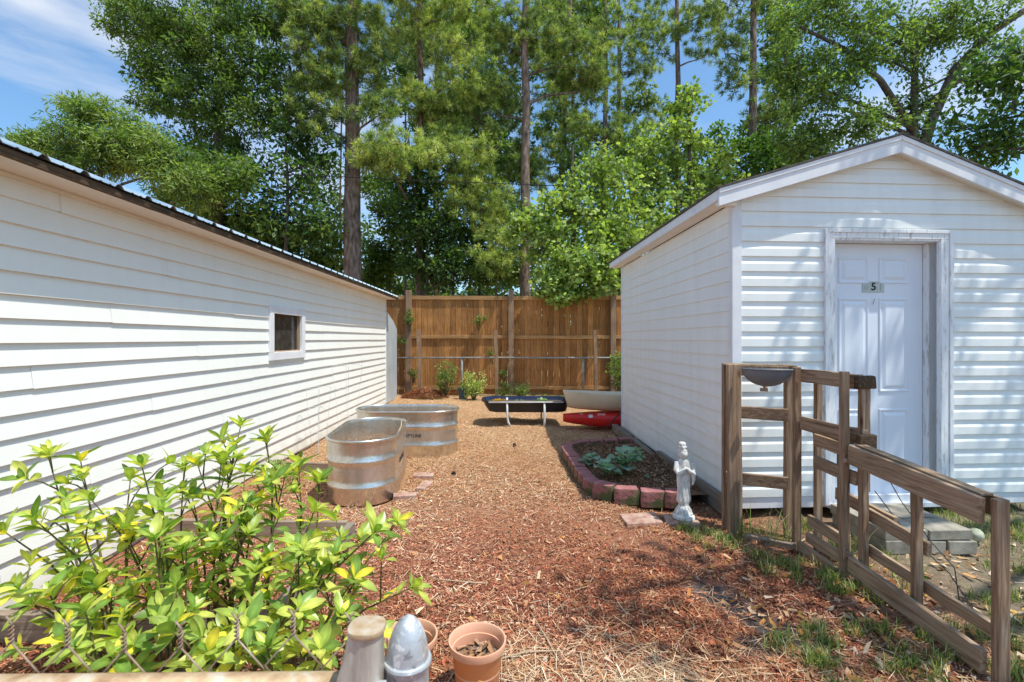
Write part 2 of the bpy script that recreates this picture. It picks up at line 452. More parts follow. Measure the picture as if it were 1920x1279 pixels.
redc = lambda x, y, r: r.uniform(0, 1, len(x)) < np.clip((6.0-y+.45*fld(x*1.3,y*1.3))/3.2, .08, 1)*np.where(x > 1.75, .12, 1)*np.where(spots(x, y) > .5, .10, 1)*np.where(fld(x*1.1+4, y*1.3) > 1.7, .25, 1)
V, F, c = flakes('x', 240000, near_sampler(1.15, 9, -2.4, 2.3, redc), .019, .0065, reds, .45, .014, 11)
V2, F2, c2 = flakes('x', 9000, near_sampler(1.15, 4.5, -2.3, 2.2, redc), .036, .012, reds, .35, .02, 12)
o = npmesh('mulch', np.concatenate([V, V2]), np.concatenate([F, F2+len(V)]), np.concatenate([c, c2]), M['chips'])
tag(o, 'red and brown shredded bark mulch covering the path', 'mulch', kind='stuff')
dpatch = lambda x, y: np.exp(-((x-.42)/.55)**2*1.2-((y-1.62)/.42)**2)*(1+.35*fld(x*3, y*3))
strc = lambda x, y, r: r.uniform(0, 1, len(x)) < np.clip(np.clip((y-3.0+.3*fld(x, y))/2.2, .10, 1)+1.3*dpatch(x, y), 0, 1)*np.where(x > 2.1, .25, 1)
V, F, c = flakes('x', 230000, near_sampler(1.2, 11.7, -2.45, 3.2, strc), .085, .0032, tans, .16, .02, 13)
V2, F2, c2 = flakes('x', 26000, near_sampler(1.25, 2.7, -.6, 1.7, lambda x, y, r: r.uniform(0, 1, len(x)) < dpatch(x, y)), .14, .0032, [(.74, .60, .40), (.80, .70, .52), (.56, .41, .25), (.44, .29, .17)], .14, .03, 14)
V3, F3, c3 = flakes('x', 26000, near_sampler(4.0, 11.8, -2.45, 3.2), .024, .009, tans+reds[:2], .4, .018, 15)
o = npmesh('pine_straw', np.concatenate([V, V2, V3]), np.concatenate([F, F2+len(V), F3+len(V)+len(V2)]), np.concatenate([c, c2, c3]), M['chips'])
tag(o, 'tan pine straw and dry needles lying over the ground', 'pine straw', kind='stuff')
lfc = lambda x, y, r: r.uniform(0, 1, len(x)) < np.where((x > 1.2) & (y < 3.4), 1.0, .2)
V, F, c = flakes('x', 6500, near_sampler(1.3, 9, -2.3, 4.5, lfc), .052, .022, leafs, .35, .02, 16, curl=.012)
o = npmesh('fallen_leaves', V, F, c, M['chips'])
tag(o, 'dry brown and orange leaves fallen on the mulch', 'fallen leaves', kind='stuff')

def grass_blades(n, regions, seed, hmax=.09):
    r = np.random.default_rng(seed)
    P = []
    for (x, y, rx, ry, k) in regions:
        a = r.uniform(0, 2*np.pi, k); q = np.sqrt(r.uniform(0, 1, k))
        P.append(np.stack([x+rx*q*np.cos(a), y+ry*q*np.sin(a)], 1))
    P = np.concatenate(P); n = len(P)
    z = np.array([gh(p[0], p[1]) for p in P])-.005
    b = np.stack([P[:, 0], P[:, 1], z], 1)
    a = r.uniform(0, 2*np.pi, n); lean = np.abs(r.normal(0, .55, n))
    h = (r.uniform(.25, 1, n)*hmax)[:, None]
    dr = np.stack([np.cos(a)*np.sin(lean), np.sin(a)*np.sin(lean), np.cos(lean)], 1)
    dr2 = dr+np.stack([np.cos(a)*.7, np.sin(a)*.7, -np.ones(n)*.2], 1)
    sd = np.stack([-np.sin(a), np.cos(a), np.zeros(n)], 1)*.0022
    V = np.stack([b-sd, b+sd, b+dr*h*.6+sd*.8, b+dr*h*.6-sd*.8, b+dr*h*.6+dr2*h*.35+sd*.15, b+dr*h*.6+dr2*h*.35-sd*.15], 1).reshape(-1, 3)
    i = np.arange(n)[:, None]*6
    F = np.concatenate([i+np.array([[0, 1, 2, 3]]), i+np.array([[3, 2, 4, 5]])])
    pal = np.array([(.13, .20, .04), (.20, .28, .06), (.30, .36, .11), (.48, .42, .22), (.10, .15, .04)])
    c = pal[r.integers(0, 5, n)]*r.uniform(.7, 1.3, n)[:, None]
    return V, F, np.repeat(c, 6, 0)
rr = random.Random(5)
regs = []
for k in range(46):
    q = rr.uniform(0, 1); regs.append((1.30+.62*q+rr.uniform(-.12, .12), 3.45-.95*q+rr.uniform(-.12, .12), rr.uniform(.03, .08), rr.uniform(.03, .06), 45))
for k in range(42):
    regs.append((rr.uniform(1.2, 2.1), rr.uniform(1.6, 2.3), rr.uniform(.03, .09), rr.uniform(.02, .05), 60))
for k in range(75):
    regs.append((rr.uniform(2.1, 4.6), rr.uniform(1.9, 3.6), rr.uniform(.05, .14), rr.uniform(.04, .10), 90))
for k in range(90):
    regs.append((rr.uniform(3.2, 5.5), rr.uniform(2.9, 5.5), rr.uniform(.1, .2), rr.uniform(.1, .2), 110))
for k in range(60):
    regs.append((rr.uniform(-2.2, 3.0), rr.uniform(10.9, 11.7), rr.uniform(.05, .15), rr.uniform(.05, .15), 50))
for k in range(14):
    regs.append((rr.uniform(-2.35, -2.0), rr.uniform(3.5, 6), .05, .05, 30))
V, F, c = grass_blades(0, regs, 21)
o = npmesh('grass', V, F, c, M['grass'])
tag(o, 'patchy short green grass and weeds around the wooden gate', 'grass', kind='stuff')

# ------------------------------------------------------------------ siding
def lap_profile(pitch, d):     # plain clapboard: (fraction from bottom, depth)
    return [(0.0, d), (1.0, .001)]
def dutch_profile(pitch, d):
    return [(0.0, d), (.50, d*.93), (.66, d*.35), (1.0, .001)]
def siding(mb, org, u, n, L0, L1, z0, z1, pitch, d, prof, holes=(), limit=None, joints=None, rnd=None):
    org = Vector(org); u = Vector(u); n = Vector(n)
    P = prof(pitch, d)
    k = 0; z = z0
    def depth(f):
        for (f0, d0), (f1, d1) in zip(P, P[1:]):
            if f <= f1: return d0+(d1-d0)*(f-f0)/(f1-f0)
        return P[-1][1]
    def pt(uu, zz, dd): return org+u*uu+n*dd+Vector((0, 0, zz))
    while z < z1-1e-4:
        zt = min(z+pitch, z1)
        js = sorted(joints(k)) if joints else []
        zs = {z, zt}
        for f, _ in P:
            if z+f*pitch < zt: zs.add(z+f*pitch)
        for h in holes:
            for e in (h[2], h[3]):
                if z < e < zt: zs.add(e)
        zs = sorted(zs)
        for a, b in zip(zs, zs[1:]):
            mid = (a+b)/2
            seg = [(L0, L1)]
            for h in holes:
                if h[2] < mid < h[3]:
                    ns = []
                    for s0, s1 in seg:
                        if h[0] > s0: ns.append((s0, min(s1, h[0])))
                        if h[1] < s1: ns.append((max(s0, h[1]), s1))
                    seg = ns
            for q in js:
                ns = []
                for s0, s1 in seg:
                    if s0 < q < s1: ns += [(s0, q), (q, s1)]
                    else: ns.append((s0, s1))
                seg = ns
            for s0, s1 in seg:
                piece = sum(1 for q in js if q <= s0+1e-6)
                off = .0016*(piece % 2); dz = -.0035*(piece % 2) if a == z else 0
                a0, a1, b0, b1 = s0, s1, s0, s1
                if limit:
                    la, lb = limit(a), limit(b)
                    a0, a1 = max(s0, la[0]), min(s1, la[1]); b0, b1 = max(s0, lb[0]), min(s1, lb[1])
                    if a0 >= a1: continue
                    if b0 >= b1: b0 = b1 = (b0+b1)/2
                da, db = depth((a-z)/pitch)+off, depth((b-z)/pitch)+off
                mb.add([pt(a0, a+dz, da), pt(a1, a+dz, da), pt(b1, b, db), pt(b0, b, db)], [(0, 1, 2, 3)])
                if a == z:   # underside lip
                    mb.add([pt(a0, a+dz, -.002), pt(a1, a+dz, -.002), pt(a1, a+dz, da), pt(a0, a+dz, da)], [(0, 1, 2, 3)])
        z = zt; k += 1

# ------------------------------------------------------------------ left building
LX = -2.5
lb = thing('outbuilding', (LX, 4.5, 0), 'long white vinyl sided outbuilding along the left with a metal roof', 'building')
mb = MB()
rj = random.Random(3)
def joints_l(k):
    s = (k*1.37) % 3.6
    return [s+1.0+3.6*i-.0 for i in range(4)] if True else []
WY0, WY1 = -2.0, 10.1
win = (5.06, 5.95, 1.15, 1.745)
siding(mb, (LX, 0, 0), (0, 1, 0), (1, 0, 0), WY0, WY1-.03, .03, 2.215, .1215, .0195, lap_profile, [(win[0]+.05, win[1]-.05, win[2]+.05, win[3]-.05)], None, joints_l)
mb.build('siding', M['vinyl_left'], lb)
mb = MB()
mb.box((LX-.065, (WY0+5.11)/2, 1.1), (.12, 5.11-WY0, 2.22)); mb.box((LX-.065, (5.90+WY1)/2, 1.1), (.12, WY1-5.90, 2.22))
mb.box((LX-.065, 5.505, .6), (.12, .79, 1.2)); mb.box((LX-.065, 5.505, 1.96), (.12, .79, .50))
mb.box((LX-1.9, 4.05, 1.1), (.1, WY1-WY0, 2.2)); mb.box((LX-1.0, WY1-.06, 1.1), (1.75, .1, 2.2)); mb.box((LX-1.0, WY0+.06, 1.1), (1.75, .1, 2.2))
mb.build('wall', M['vinyl_left'], lb)
mb = MB(); mb.box((LX+.008, WY1-.012, 1.12), (.03, .055, 2.18)); mb.build('corner_trim', M['trim'], lb, bevel=.003)
mb = MB()
EX = -2.275; EZ = 2.215
mb.box(((LX+EX)/2-.004, (WY0+WY1)/2+.05, EZ+.012), (EX-LX-.0, WY1-WY0+.2, .018))
mb.box((LX+.012, (WY0+WY1)/2, EZ-.009), (.022, WY1-WY0-.1, .022))
mb.build('soffit', M['cream'], lb, bevel=.002)
mb = MB()
mb.beam((EX+.004, WY0, EZ+.020), (EX+.004, WY1+.16, EZ+.020), .03, .036, n=14, warp=.002)
mb.build('fascia', M['dark_wood'], lb)
# ribbed metal roof
mb = MB(); rows = []
y = WY0; ys = []
off = 2.37-.23*20
prof = []
k = 0
while True:
    yc = off+.2286*k
    if yc > WY1+.2: break
    if yc > WY0-.1:
        for dy, h in ((-.034, 0), (-.014, .021), (.014, .021), (.034, 0), (.085, 0), (.098, .006), (.112, 0), (.150, 0), (.163, .006), (.177, 0)):
            prof.append((yc+dy, h))
    k += 1
prof = [p for p in prof if p[0] < WY1+.19]
pit = .388
for (x, z) in ((EX+.035, EZ+.047), (LX-1.0, EZ+.047+pit*(EX+1.0-LX+.035))):
    rows.append([Vector((x, y, z+h)) for y, h in prof])
for (x, z) in ((LX-2.3, rows[1][0].z-pit*1.3-.02),):
    rows.append([Vector((x, y, z+h)) for y, h in prof])
mb.loft(rows, False, False, closed=False)
ro = mb.build('metal_roof', M['roof'], lb)
sm = ro.modifiers.new('s', 'SOLIDIFY'); sm.thickness = .003
# window
wf = MB()
y0, y1, z0, z1 = win
fw = .088
for (cy, cz, dy, dz) in (((y0+y1)/2, z1-fw/2, y1-y0, fw), ((y0+y1)/2, z0+fw/2, y1-y0, fw), (y0+fw/2, (z0+z1)/2, fw, z1-z0-2*fw-.001), (y1-fw/2, (z0+z1)/2, fw, z1-z0-2*fw-.001)):
    wf.box((LX+.022, cy, cz), (.036, dy, dz))
win_o = wf.build('window', M['trim'], lb, bevel=.004)
g = MB(); g.box((LX-.03, (y0+y1)/2, (z0+z1)/2), (.006, y1-y0-2*fw+.06, z1-z0-2*fw+.06)); g.build('pane', M['glass'], win_o)
g = MB()
for a in (y0+fw+.006, y1-fw-.012): g.box((LX-.010, a, (z0+z1)/2), (.03, .012, z1-z0-2*fw))
g.box((LX-.010, (y0+y1)/2, z0+fw+.006), (.03, y1-y0-2*fw-.03, .012)); g.build('inner_frame', M['gate_v'], win_o)
# flat sheet beyond the corner
t = MB()
t.add([(-2.51, 10.14, 0), (-2.51, 11.25, 0), (-2.51, 11.25, 1.60), (-2.51, 10.9, 1.78), (-2.51, 10.5, 1.90), (-2.51, 10.14, 2.0),
       (-2.55, 10.14, 0), (-2.55, 11.25, 0), (-2.55, 11.25, 1.60), (-2.55, 10.9, 1.78), (-2.55, 10.5, 1.90), (-2.55, 10.14, 2.0)],
      [(0, 1, 2, 3, 4, 5), (11, 10, 9, 8, 7, 6), (0, 6, 7, 1), (1, 7, 8, 2), (2, 8, 9, 3), (3, 9, 10, 4), (4, 10, 11, 5), (5, 11, 6, 0)])
M['sheet'] = mottled('greyed_white_sheet', (.36, .40, .42), (.52, .56, .58), 2.0, .6, .2, .004, 12)
o = t.build('panel', M['sheet'], loc=(-2.52, 10.7, 0)); tag(o, 'flat greyish white sheet with a sloping top standing between outbuilding corner and fence', 'panel')

# ------------------------------------------------------------------ shed
CX, CY = 1.762, 3.68
th = R(3.5); uf = Vector((math.cos(th), math.sin(th), 0)); nf = Vector((math.sin(th), -math.cos(th), 0))
ts = R(.6); us = Vector((-math.sin(ts), math.cos(ts), 0)); ns = Vector((-math.cos(ts), -math.sin(ts), 0))
SH = thing('shed', (CX+1.2, CY+1.6, 0), 'small white vinyl sided garden shed with a gable roof and white door', 'shed')
O = Vector((CX, CY, 0))
def FP(u, d, z): return O+uf*u+nf*d+Vector((0, 0, z))
def SP(u, d, z): return O+us*u+ns*d+Vector((0, 0, z))
FW = 2.52; SL = 3.31
APU, APZ = 1.26, 2.94
SLL, SLR = .303, .37
def roofz(u): return APZ-(APU-u)*SLL if u < APU else APZ-(u-APU)*SLR
def lim(z):
    zz = z+.10
    return (APU-(APZ-zz)/SLL, APU+(APZ-zz)/SLR)
door_u = (.796, 1.652); cas = (.713, 1.755); dz0, dz1 = .115, 2.148
mb = MB()
siding(mb, O, uf, nf, .05, FW-.04, .17, 2.86, .1155, .015, dutch_profile, [(cas[0]+.02, cas[1]-.02, 0, 2.21)], lim)
mb.build('siding', M['vinyl_shed'], SH)
mb = MB()
siding(mb, O, us, ns, .03, SL, .10, 2.42, .1155, .0125, lap_profile)
mb.build('siding', M['vinyl_shed'], SH)
mb = MB()
def fbox(mb, u0, u1, d0, d1, z0, z1):
    vs = [FP(u0, d0, z0), FP(u1, d0, z0), FP(u1, d1, z0), FP(u0, d1, z0), FP(u0, d0, z1), FP(u1, d0, z1), FP(u1, d1, z1), FP(u0, d1, z1)]
    mb.add(vs, [(0,3,2,1),(4,5,6,7),(0,1,5,4),(1,2,6,5),(2,3,7,6),(3,0,4,7)])
def sbox(mb, u0, u1, d0, d1, z0, z1):
    vs = [SP(u0, d0, z0), SP(u1, d0, z0), SP(u1, d1, z0), SP(u0, d1, z0), SP(u0, d0, z1), SP(u1, d0, z1), SP(u1, d1, z1), SP(u0, d1, z1)]
    mb.add(vs, [(0,3,2,1),(4,5,6,7),(0,1,5,4),(1,2,6,5),(2,3,7,6),(3,0,4,7)])
fbox(mb, .02, door_u[0], -.004, -.10, .12, 2.40); fbox(mb, door_u[1], FW-.02, -.004, -.10, .12, 2.40); fbox(mb, door_u[0]+.001, door_u[1]-.001, -.004, -.10, 2.16, 2.40)
g = [FP(.02, -.004, 2.401), FP(FW-.02, -.004, 2.401), FP(FW-.02, -.004, roofz(FW-.02)-.06), FP(APU, -.004, APZ-.06), FP(.02, -.004, roofz(.02)-.06)]
g2 = [p-nf*.09 for p in g]
mb.add(g+g2, [(0, 1, 2, 3, 4), (9, 8, 7, 6, 5), (0, 5, 6, 1), (1, 6, 7, 2), (2, 7, 8, 3), (3, 8, 9, 4), (4, 9, 5, 0)])
sbox(mb, .11, SL-.01, -.004, -.10, .08, 2.42)
# far side and back
bl = SP(SL-.05, -.11, 0); br = FP(FW, 0, 0)+us*SL
mb.beam(bl+Vector((0, 0, 1.2)), br+Vector((0, 0, 1.2)), .08, 2.3)
mb.beam(FP(FW-.05, -.12, 1.2), br+Vector((-.05, -.1, 1.2)), .08, 2.3)
bk = [p+us*(SL-.06) for p in g]; bk2 = [p-us*.05 for p in bk]
mb.add(bk+bk2, [(0, 1, 2, 3, 4), (9, 8, 7, 6, 5), (0, 5, 6, 1), (1, 6, 7, 2), (2, 7, 8, 3), (3, 8, 9, 4), (4, 9, 5, 0)])
mb.build('wall', M['vinyl_shed'], SH)
mb = MB()
fbox(mb, -.022, .052, .020, .0005, .14, 2.44); sbox(mb, -.012, .045, .020, .0005, .10, 2.42)
mb.build('corner_trim', M['trim'], SH, bevel=.002); mb = MB()
sbox(mb, SL-.03, SL+.02, .018, -.02, .08, 2.42)
mb.build('corner_trim', M['trim'], SH, bevel=.002); mb = MB()
fbox(mb, FW-.05, FW+.02, .020, .0005, .14, 2.44)
mb.build('corner_trim', M['trim'], SH, bevel=.002)
# roof: two slopes with rake boards and eave fascia
ov = .11
EU0, EU1 = -.168, FW+.17
def RP(u, v, z): return O+uf*u+us*v+Vector((0, 0, z))
mb = MB()
for (ua, ub) in ((EU0-.015, APU), (APU, EU1+.015)):
    za, zb = roofz(ua)+.008, roofz(ub)+.008
    top = [RP(ua, -ov-.015, za), RP(ub, -ov-.015, zb), RP(ub, SL+.12, zb), RP(ua, SL+.12, za)]
    bot = [p-Vector((0, 0, .016)) for p in top]
    mb.add(bot+top, [(0,3,2,1),(4,5,6,7),(0,1,5,4),(1,2,6,5),(2,3,7,6),(3,0,4,7)])
mb.build('roof', M['shingle'], SH)
mb = MB()   # rake boards
fh = .128
def rake(ua, ub, v0, v1, top, h):
    za, zb = roofz(ua)-.010-top, roofz(ub)-.010-top
    vs = [RP(ua, v0, za-h), RP(ub, v0, zb-h), RP(ub, v1, zb-h), RP(ua, v1, za-h), RP(ua, v0, za), RP(ub, v0, zb), RP(ub, v1, zb), RP(ua, v1, za)]
    mb.add(vs, [(0,3,2,1),(4,5,6,7),(0,1,5,4),(1,2,6,5),(2,3,7,6),(3,0,4,7)])
rake(EU0, APU-.0008, -ov, -ov+.022, 0, fh); rake(APU+.0008, EU1, -ov, -ov+.022, 0, fh)
rake(EU0+.0, APU-.001, -ov-.008, -ov-.0005, .0, .035); rake(APU+.001, EU1, -ov-.008, -ov-.0005, .0, .035)
mb.build('rake_board', M['trim'], SH, bevel=.002)
mb = MB()
ze = roofz(EU0)-.012
def rbox(u0, u1, v0, v1, z0, z1):
    vs = [RP(u0, v0, z0), RP(u1, v0, z0), RP(u1, v1, z0), RP(u0, v1, z0), RP(u0, v0, z1), RP(u1, v0, z1), RP(u1, v1, z1), RP(u0, v1, z1)]
    mb.add(vs, [(0,3,2,1),(4,5,6,7),(0,1,5,4),(1,2,6,5),(2,3,7,6),(3,0,4,7)])
rbox(EU0-.002, EU0+.016, -ov+.024, SL+.11, ze-.075, ze)
mb.build('eave_fascia', M['trim'], SH, bevel=.002)
mb = MB()
rbox(EU1-.016, EU1+.002, -ov+.024, SL+.11, roofz(EU1)-.08, roofz(EU1)-.012)
mb.build('eave_fascia', M['trim'], SH, bevel=.002)
mb = MB()
rbox(EU0+.017, -.018, -ov+.024, SL+.1, ze-.070, ze-.058)
rbox(EU0+.017, -.018, -ov+.024, -.03, ze-.115, ze-.072)
mb.build('soffit', M['cream'], SH)
mb = MB()   # under-rake soffit
for ua, ub in ((EU0+.02, APU-.001), (APU+.001, EU1-.02)):
    za, zb = roofz(ua)-.098, roofz(ub)-.098
    vs = [RP(ua, -ov+.0235, za-.012), RP(ub, -ov+.0235, zb-.012), RP(ub, -.004, zb-.012), RP(ua, -.004, za-.012), RP(ua, -ov+.0235, za), RP(ub, -ov+.0235, zb), RP(ub, -.004, zb), RP(ua, -.004, za)]
    mb.add(vs, [(0,3,2,1),(4,5,6,7),(0,1,5,4),(1,2,6,5),(2,3,7,6),(3,0,4,7)])
mb.build('rake_soffit', M['cream'], SH)
# door casing, jamb
mb = MB()
fbox(mb, cas[0], door_u[0]-.006, .028, .001, .10, 2.16); fbox(mb, cas[0]-.004, cas[0]+.028, .036, .029, .10, 2.235)
fbox(mb, door_u[1]+.006, cas[1], .028, .001, .10, 2.16); fbox(mb, cas[1]-.03, cas[1]+.003, .036, .029, .10, 2.235)
fbox(mb, cas[0], cas[1], .028, .001, 2.161, 2.232); fbox(mb, cas[0]+.029, cas[1]-.031, .036, .029, 2.205, 2.233)
mb.build('door_casing', M['peel'], SH, bevel=.003)
mb = MB()
fbox(mb, door_u[0]-.02, door_u[0], .022, -.13, .10, dz1); fbox(mb, door_u[1], door_u[1]+.02, .022, -.13, .10, dz1); fbox(mb, door_u[0], door_u[1], .020, -.13, dz1, dz1+.02)
fbox(mb, door_u[1]-.016, door_u[1]-.001, -.06, -.105, .12, dz1-.002)
mb.build('door_jamb', M['peel'], SH, bevel=.002)
mb = MB()
fbox(mb, door_u[0]-.05, door_u[1]+.05, .045, -.12, .075, .112)
fbox(mb, .03, FW-.03, .004, -.02, .08, .165)
mb.build('sill', M['trim'], SH, bevel=.003)
# six panel door
def door_mesh():
    mb = MB()
    u0, u1 = door_u[0]+.004, door_u[1]-.018
    D = -.105; z0, z1 = .118, dz1-.004
    w = u1-u0
    fbox(mb, u0, u1, D, D-.04, z0, z1)
    cols = ((u0+w*.145, u0+w*.445), (u0+w*.555, u0+w*.855))
    def q(z): return z0+(z1-z0)*z
    rowsz = ((q(.845), q(.945)), (q(.415), q(.785)), (q(.10), q(.345)))
    for a, b in cols:
        for za, zb in rowsz:
            # raised moulding frame and raised field
            def ring(i, d): return [FP(a+i, d, za+i), FP(b-i, d, za+i), FP(b-i, d, zb-i), FP(a+i, d, zb-i)]
            mb.loft([ring(-.004, D+.0005), ring(.002, D+.008), ring(.010, D+.008), ring(.020, D+.0012), ring(.028, D+.0012), ring(.050, D+.010)], False, True)
    return mb
door = door_mesh().build('door', M['door'], SH)
pc = FP((door_u[0]+door_u[1])/2-.012, -.103, 1.800)
def plate_box(mb, c, w, h, d):
    vs = []
    for dd in (0, d):
        for a, b in ((-w/2, -h/2), (w/2, -h/2), (w/2, h/2), (-w/2, h/2)):
            vs.append(Vector(c)+uf*a+nf*dd+Vector((0, 0, b)))
    mb.add(vs, [(0,3,2,1),(4,5,6,7),(0,1,5,4),(1,2,6,5),(2,3,7,6),(3,0,4,7)])
mb = MB()
for i in (-1, 0, 1): plate_box(mb, pc+uf*i*.0610, .0595, .088, .004)
pl = mb.build('number_plate', M['plate'], door, bevel=.001)
def text(body, size, mtl, name, parent, loc, rot, ext=.001, bold=0.0, sx=1.0):
    cu = bpy.data.curves.new(name, 'FONT'); cu.body = body; cu.size = size; cu.extrude = ext; cu.offset = bold
    cu.align_x = 'CENTER'; cu.align_y = 'CENTER'
    to = bpy.data.objects.new(name, cu); COL.objects.link(to)
    bpy.context.view_layer.update()
    me = bpy.data.meshes.new_from_object(to)
    bpy.data.objects.remove(to)
    me.materials.clear(); me.materials.append(mtl)
    for v in me.vertices: v.co.x *= sx
    o = bpy.data.objects.new(name, me); COL.objects.link(o)
    o.parent = parent
    o.location = Vector(loc)-(origin(parent)); o.rotation_euler = rot
    return o
text('5', .085, M['black_paint'], 'digit', door, pc+nf*.0055, (R(90), 0, th), bold=.002)
text('6', .085, M['plate_faint'], 'faded_digit', door, pc+nf*.0055-uf*.061, (R(90), 0, th))
text('1', .085, M['plate_faint'], 'faded_digit', door, pc+nf*.0055+uf*.061, (R(90), 0, th))
mb = MB()
hk = pc-Vector((0, 0, .12))
mb.tube([hk+uf*.012+Vector((0, 0, .02))+nf*.004, hk+uf*.006+Vector((0, 0, .024))+nf*.012, hk+nf*.010+Vector((0, 0, .008)), hk-uf*.006+nf*.008-Vector((0, 0, .018)), hk-uf*.012+nf*.012-Vector((0, 0, .022))], .002, 6)
mb.build('hook', M['wire_rust'], door, smooth=True)

# skirting board along shed base, timber
mb = MB(); mb.beam(SP(.02, .045, .085), SP(1.62, .045, .075), .035, .15, n=4, warp=.003)
mb.build('skirting_board', M['grey_y'], SH, bevel=.003)
mb = MB(); mb.beam(SP(1.66, .085, .06), SP(2.55, .075, .07), .07, .09, n=4, warp=.005)
o = mb.build('landscape_timber', M['grey_y'], bevel=.006); tag(o, 'short grey landscape timber lying against the shed side, nearer of the two', 'timber')
mb = MB(); mb.beam(SP(2.60, .09, .07), SP(3.38, .10, .08), .08, .10, n=4, warp=.005)
o = mb.build('landscape_timber', M['grey_y'], bevel=.006); tag(o, 'grey landscape timber at the far corner of the shed, beside the red kayak', 'timber')

# step
st = thing('step', (2.65, 3.33, 0), 'grey concrete block step on the ground under the shed door', 'step')
mb = MB()
for i in range(3):
    mb.box((2.535+i*.20, 3.17, .045), (.194, .20, .085), R(2.0), .003)
    mb.box((2.535+i*.20, 3.43, .045), (.194, .27, .085), R(2.0), .003)
mb.build('lower_blocks', M['concrete'], st, bevel=.006)
mb = MB()
for i in range(2):
    mb.box((2.575+i*.29, 3.18, .124), (.286, .21, .068), R(2.0), .003); mb.box((2.575+i*.29, 3.44, .124), (.286, .28, .068), R(2.0), .003)
mb.build('upper_slabs', M['concrete'], st, bevel=.006)
mb = MB(); b0 = W(1829, 1012, 3.28); b0.z = .044
mb.lathe([(.045*math.sin(math.pi*i/14)+.0005, -.045*math.cos(math.pi*i/14)) for i in range(15)], b0, 20)
o = mb.build('ball', M['ball'], smooth=True, loc=(b0.x, b0.y, 0)); tag(o, 'dirty pale green ball on the ground beside the concrete step', 'ball')

# ------------------------------------------------------------------ wooden fence
FY = 11.87
fn = thing('wooden_fence', (0, FY, 0), 'tall orange brown wooden board fence across the back of the yard', 'fence')
rr = random.Random(8)
mb = MB(); x = -3.6
while x < 4.6:
    w = .139
    mb.box((x+w/2, FY+.02+rr.uniform(-.003, .003), 1.20+rr.uniform(-.008, .008)), (w-.004, .018, 2.42), 0, .0012)
    x += w+rr.uniform(.001, .005)
mb.build('boards', M['fence_v'], fn, bevel=.002)
for z, h in ((2.39, .095), (1.425, .085), (.175, .085)):
    mb = MB()
    for a, b in ((-3.6, -2.41), (-2.28, .10), (.235, 2.61), (2.75, 4.6)):
        mb.beam((a, FY-.012, z+rr.uniform(-.01, .01)), (b, FY-.012, z+rr.uniform(-.01, .01)), .038, h, n=4, warp=.003)
    mb.build('rail', M['fence_h'], fn, bevel=.003)
for px in (767, 958, 1148):
    X = (px-945)/900*FY
    mb = MB(); mb.beam((X, FY-.06, -.02), (X+.004, FY-.06, 2.57), .13, .13, up=(0, 1, 0), n=5, warp=.003)
    mb.build('post', M['post_v'], fn, bevel=.005)
# mid posts in front
fpost_l = ['leftmost short wooden post standing in front of the board fence', 'middle short wooden post in front of the board fence, left of the black tub', 'rightmost short wooden post in front of the board fence, behind the tan kayak']
for i, (px, py, wpx) in enumerate(((786, 618, .10), (930, 620, .08), (1116, 619, .08))):
    X = (px-945)/900*11.45; z = CAMH-(py-635)/900*11.45
    mb = MB(); mb.beam((X+.02, 11.45, -.02), (X-.01, 11.45, z), wpx, .07, up=(0, 1, 0), n=6, warp=.006)
    o = mb.build('short_post', M['post_v'], bevel=.004, loc=(X, 11.45, 0)); tag(o, fpost_l[i], 'post', 'short posts in front of the board fence')
clf = thing('chain_link_fence', (0, 11.6, 0), 'low chain link fence with a thin pipe rail in front of the boards', 'fence')
mb = MB(); zt = CAMH-(671-635)/900*11.6
mb.tube([(-2.6, 11.6, zt), (0, 11.6, zt+.005), (3.4, 11.6, zt)], .019, 8); M['dull_pipe'] = mottled('dull_grey_pipe', (.20, .20, .19), (.34, .34, .33), 8, .6, 0)
mb.build('top_rail', M['dull_pipe'], clf, smooth=True)
for px in (866, 1094):
    X = (px-945)/900*11.6
    mb = MB(); mb.tube([(X, 11.62, 0), (X, 11.62, zt-.02)], .028, 10); mb.build('post', M['dull_pipe'], clf, smooth=True)
mb = MB()
nx = int(6.0/.16)
for i in range(nx):
    for s in (-1, 1):
        x0 = -2.6+i*.16
        pts = []
        for j in range(12):
            pts.append((x0+s*(.08 if j % 2 else 0), 11.575, .02+j*.08))
        mb.tube([p for p in pts if p[2] < zt], .0013, 3, False)
mb.build('wire_mesh', M['strap'], clf)

